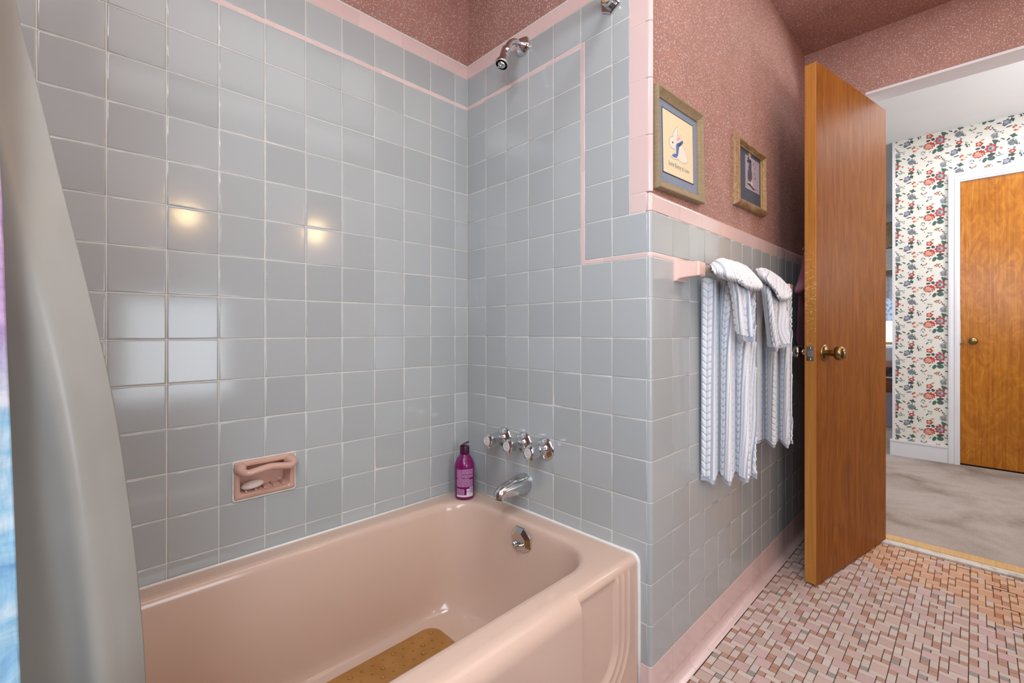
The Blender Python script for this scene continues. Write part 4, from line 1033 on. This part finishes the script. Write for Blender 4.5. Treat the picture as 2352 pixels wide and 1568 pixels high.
# left half
E_(245, 448, 54, 38, 'blue', .4, 24, 6, .2); E_(235, 450, 36, 24, 'lblue', .3, 16, 5, .25, 1); E_(215, 485, 30, 18, 'blue', 0, 12, 4, .2); E_(310, 420, 26, 26, 'dgreen', .3, 12, 4, .25); E_(145, 458, 36, 9, 'dgreen', -.2, 8); E_(270, 512, 44, 8, 'dgreen', .2, 8)
E_(310, 315, 46, 26, 'red', 0, 20, 6, .15); E_(308, 316, 22, 9, 'lite', 0, 10, 0, 0, 1); E_(300, 365, 46, 22, 'dgreen', 0, 16, 5, .25); E_(335, 270, 18, 18, 'grey', 0, 8, 3, .3); E_(262, 285, 12, 10, 'grey', 0, 8)
for i in range(8): E_(355+rf.uniform(-42, 50), 535+rf.uniform(-42, 38), 16, 12, rf.choice(['orange', 'pink', 'red']), rf.uniform(0, 2), 10, 4, .25)
E_(310, 195, 58, 44, 'grey', 0, 24, 9, .2); 
for i in range(10): E_(310+rf.uniform(-44, 44), 195+rf.uniform(-30, 32), 12, 9, rf.choice(['lblue', 'blue', 'lite']), 0, 8, 0, 0, 1)
E_(325, 105, 42, 24, 'green', -.3, 16, 4, .3); sprig(240, 150, 34, 'dgreen', 6); sprig(375, 218, 26, 'dgreen', 4); sprig(430, 345, 50, 'dgreen', 12); sprig(150, 350, 40, 'grey', 9); sprig(160, 160, 36, 'dgreen', 5); E_(172, 265, 18, 13, 'orange', 0, 9); sprig(140, 255, 24, 'grey', 4); sprig(165, 55, 40, 'grey', 7); E_(95, 110, 46, 20, 'grey', 0, 16, 6, .3); sprig(450, 492, 36, 'grey', 6)
def clip_ok(y0, y1, z0, z1):
    if z1 > 2.522 or z0 < .135 or y1 > YE-.018: return False
    if z0 < ZS+.075 and y0 < DY0+.068: return False
    return y0 > -2.6
OY, OZ = -.926, at(2056, 441, 0, XH)[2]+.0
ZB = [p for p in range(-6, 4)]
for col in range(-1, 7):
    for rw in range(-12, 12):
        oy = OY-col*RY; oz = OZ+rw*RZ+(.138 if col % 2 else 0)+.061
        for im, (pts, m, d) in enumerate(motif):
            Y_ = [oy-p[0] for p in pts]; Z_ = [oz+p[1] for p in pts]
            if not clip_ok(min(Y_), max(Y_), min(Z_), max(Z_)): 
                # trim whole shapes that straddle an edge by clamping them
                if max(Y_) < YE-.018 or min(Y_) > YE-.018: 
                    if min(Z_) > 2.522 or max(Z_) < .135: continue
                if min(Y_) > YE-.018 or max(Y_) < -2.6 or min(Z_) > 2.522 or max(Z_) < .135: continue
                if max(Y_) < DY0+.066 and min(Z_) < ZS+.075 and max(Z_) < ZS+.078: continue
                Y_ = [min(v, YE-.0185) for v in Y_]; Z_ = [max(min(v, 2.5235), .134) for v in Z_]
                if min(Z_) < ZS+.075 and min(Y_) < DY0+.066:
                    if max(Z_) > ZS+.075: Z_ = [max(v, ZS+.075) for v in Z_]
                    else: Y_ = [max(v, DY0+.0665) for v in Y_]
            x = XH-.0004-d*.0004-im*.000008-col*.000003-(rw % 3)*.000001
            n = len(pts); cy_, cz_ = np.mean(Y_), np.mean(Z_)
            fl.add([(x, cy_, cz_)]+[(x, a, b_) for a, b_ in zip(Y_, Z_)], [(0, i+1, (i+1) % n+1) for i in range(n)], m)
tag(fl.obj('floral_print', [FC[k] for k in FK], wall_hall, False), kind='stuff')
# hall door, casing, baseboard, corner trim
def casing_prof(): return [(0, .018), (.004, .020), (.018, .020), (.021, .015), (.032, .015), (.036, .019), (.050, .019), (.054, .013), (.062, .013), (.064, .008)]
cs_ = MB()
pr = casing_prof()
def cas(p): return p
outer = .0645
pth = [(DY0+outer, 0.006), (DY0+outer, ZS+outer), (DY1-outer, ZS+outer), (DY1-outer, .006)]
inw = [(-1, 0), (-1, -1), (1, -1), (1, 0)]
vs = []
for (y, z), (iy, iz) in zip(pth, inw):
    vs += [(XH-o, y+iy*i, z+iz*i) for i, o in [(0, 0)]+pr+[(.0645, -.01)]]
k = len(pr)+2; fs = [(j*k+e, (j+1)*k+e, (j+1)*k+e+1, j*k+e+1) for j in range(3) for e in range(k-1)]
tag(mk('trim_3', vs, fs, WHITE, None, False), 'white stepped casing around the hall door', kind='structure')
d2 = MB(); d2.box(XH+.004, XH+.040, DY1, DY0-.0015, .018, ZS-.001); d2.m = [0]*6
door2 = tag(d2.obj('door_2', FIGURE, None, False), 'closed golden figured-veneer hall door with a brass knob', kind='structure')
kb = MB(); kc = at(2235, 783, 0, XH-.05); kb.lathe([(.026, 0), (.026, .003), (.012, .007), (.011, .022), (.017, .028), (.025, .036), (.0265, .046), (.022, .056), (.008, .060)], (XH+.004, kc[1], kc[2]), (-1, 0, 0), 28); kb.obj('knob', BRASS, door2, True, 50)
st = MB(); st.box(XH-.001, XH+.006, DY0-.012, DY0-.0016, .915, .948); st.obj('latch_plate', BRASS, door2, False)
dk = MB(); dk.box(XH+.012, XH+.03, DY1, DY0, .006, .018); dk.obj('shadow_gap', DARK, door2, False)
bb = MB(); bb.box(XH-.014, XH, DY0+.0645, YE+.014, .006, .118); bb.box(XH-.018, XH, DY0+.0645, YE+.014, .118, .133)
tag(bb.obj('baseboard_hall', WHITE, None, False), 'white baseboard under the floral wallpaper', kind='structure')
tr = MB(); tr.box(XH-.006, XH+.031, YE-.016, YE+.0005, .006, 2.524); tag(tr.obj('trim_4', WHITE, None, False), 'white corner strip at the end of the floral wall', kind='structure')
# walls that close the hall
shell('wall_hall_back', [((XD+.121, 7.0, -3.3, -3.2, 0, 2.53), 0)], [PAPERH])
shell('wall_hall_left', [((XD+.121, 7.0, 2.6, 2.7, 0, 2.53), 0)], [HCEIL])
shell('wall_bath_outside', [((XD+.1205, XD+.125, -.98, 2.6, 0, 2.53), 0), ((XD+.1205, XD+.125, -3.2, -1.815, 0, 2.53), 0), ((XD+.1205, XD+.125, -1.815, -.98, ZH+.001, 2.53), 0)], [WHITE])
# bedroom seen through the gap past the wall corner
shell('wall_far', [((6.0, 6.12, -3.2, -1.35, 0, 2.53), 0), ((6.0, 6.12, .15, 2.6, 0, 2.53), 0), ((6.0, 6.12, -1.35, .15, 0, .80), 0), ((6.0, 6.12, -1.35, .15, 2.25, 2.53), 0)], [HCEIL])
wf = MB()
for a in ((5.985, 6.05, -1.42, -1.35, .74, 2.31), (5.985, 6.05, .15, .22, .74, 2.31), (5.985, 6.05, -1.35, .15, 2.25, 2.31)): wf.box(*a)
win = tag(wf.obj('window_2', WHITE, None, False), 'bright bedroom window glimpsed through the gap beside the open door', kind='structure')
wf = MB(); wf.box(5.93, 6.05, -1.42, .22, .835, .865); wf.obj('sill', fmat('oak_sill', srgb(206, 168, 96), .5), win, False)
wg = MB(); wg.box(6.04, 6.044, -1.35, .15, .80, 2.25)
gl = M('window_glass', (.9, .95, 1, 1), .02); gl.b.inputs['Transmission Weight'].default_value = 1; gl.b.inputs['IOR'].default_value = 1.02; wg.obj('pane', gl.m, win, False)
bl = empty('window_blind', 'brown slatted blind under a floral valance at the far bedroom window', 'blind', (5.95, -.6, 2.05))
for i in range(20):
    b = MB(); b.box(-.004, .004, -.72, .72, -.055-i*.0165-.007, -.055-i*.0165+.006); b.obj('slat', fmat('brown_slat', srgb(120, 100, 76), .6) if i == 0 else bpy.data.materials['brown_slat'], bl, False)
b = MB(); b.box(-.03, .01, -.76, .76, -.05, .26); b.obj('valance', fmat('tan_floral_cloth', srgb(150, 132, 108), .9, .1, 0, 26, .35), bl, False)
cu2 = MB()
for side in (0,):
    vs = []; n = 80
    for i in range(n): 
        y = -1.30+1.36*i/(n-1); vs += [(5.972+.010*math.sin(i*.9), y, 1.39), (5.972+.010*math.sin(i*.9), y, 1.735)]
    cu2.add(vs, [(2*i, 2*i+2, 2*i+3, 2*i+1) for i in range(n-1)])
cu3 = MB(); vs = []
for i in range(80):
    y = -1.30+1.36*i/79; vs += [(5.985+.008*math.sin(i*.7), y, 1.12), (5.985+.008*math.sin(i*.7), y, 1.39)]
cu3.add(vs, [(2*i, 2*i+2, 2*i+3, 2*i+1) for i in range(79)])
def sheer():
    m = M('pale_blue_sheer', srgb(206, 218, 236), .9, 0, .1); f = m.noise(m.coord(), 30, 4)
    c = m.ramp(f, [(.50, srgb(214, 224, 240)), (.60, srgb(150, 160, 190))]); m.base(c)
    tr = m.n('ShaderNodeBsdfTranslucent'); m.l(c, tr.inputs[0]); mx = m.n('ShaderNodeMixShader', i_0=.6)
    m.l(m.b.outputs[0], mx.inputs[1]); m.l(tr.outputs[0], mx.inputs[2]); m.l(mx.outputs[0], m.t.nodes['Material Output'].inputs[0]); return m.m
tag(cu3.obj('sheer_curtain', sheer(), None, True), 'pale blue patterned sheer hanging lower than the grey floral curtain at the far window', 'curtain')
tag(cu2.obj('cafe_curtain', fmat('pale_floral_cloth', srgb(196, 200, 208), .9, .1, 0, 34, .28), None, True), 'pale grey floral curtain across the middle of the far bedroom window', 'curtain')
bd = empty('bed', 'bed with white sheet and dark patterned blanket below the far window', 'bed', (5.3, -.6, .0))
for nm, z0, z1, mt_, e in (('sheet', .69, .83, fmat('white_sheet', srgb(230, 232, 240), .9, .1, 0, 5, .03), 0), ('blanket_hem', .625, .688, fmat('rose_hem', srgb(196, 160, 158), .9, .1, 0, 20, .1), .003),
        ('blanket', .53, .623, fmat('dark_blanket', srgb(92, 84, 80), .9, .1, 0, 22, .5), .006), ('side_rail', .512, .529, WHITE, .008), ('patchwork', .37, .511, fmat('brown_patchwork', srgb(130, 96, 76), .9, .1, 0, 14, .4), .004),
        ('bed_skirt', .007, .369, fmat('lavender_skirt', srgb(170, 168, 182), .9, .1, 0, 6, .06), 0)):
    b = MB(); b.box(-.35-e, .62, -.9-e, .9+e, z0, z1); bevel(b.obj(nm, mt_, bd, False), .006, 2)

# ------------------------------------------------------------------ out of view: bathroom window and vanity lamps whose light and reflections show
w1 = MB()
for a in ((-.93, -.90, -2.16, -2.12, .53, 1.27), (-.34, -.31, -2.16, -2.12, .53, 1.27), (-.90, -.34, -2.16, -2.12, 1.24, 1.27), (-.93, -.31, -2.16, -2.10, .50, .56)): w1.box(*a)
tag(w1.obj('window_1', WHITE, None, False), 'white framed bathroom window opposite the tub', kind='structure')
def sconce(x, lab_):
    t = empty('vanity_lamp', lab_, 'lamp', (x, -2.15, 1.745), 'vanity lamps opposite the tub')
    b = MB(); b.lathe([(.05, 0), (.05, .012), (.02, .02), (.015, .05)], (0, 0, 0), (0, 1, 0), 24); b.obj('base', BRASS, t, True, 50)
    m = M('warm_lamp_glass', srgb(255, 220, 160), .4); m.b.inputs['Emission Color'].default_value = (1, .72, .34, 1); m.b.inputs['Emission Strength'].default_value = 46
    b = MB(); b.lathe([(.012, .048), (.045, .06), (.058, .09), (.05, .12), (.03, .138), (.004, .145)], (0, 0, 0), (0, 1, 0), 24); b.obj('globe', m.m, t, True)
sconce(-.58, 'round warm vanity lamp left of the other lamp opposite the tub'); sconce(.20, 'round warm vanity lamp right of the other lamp opposite the tub')
bpy.context.view_layer.update()
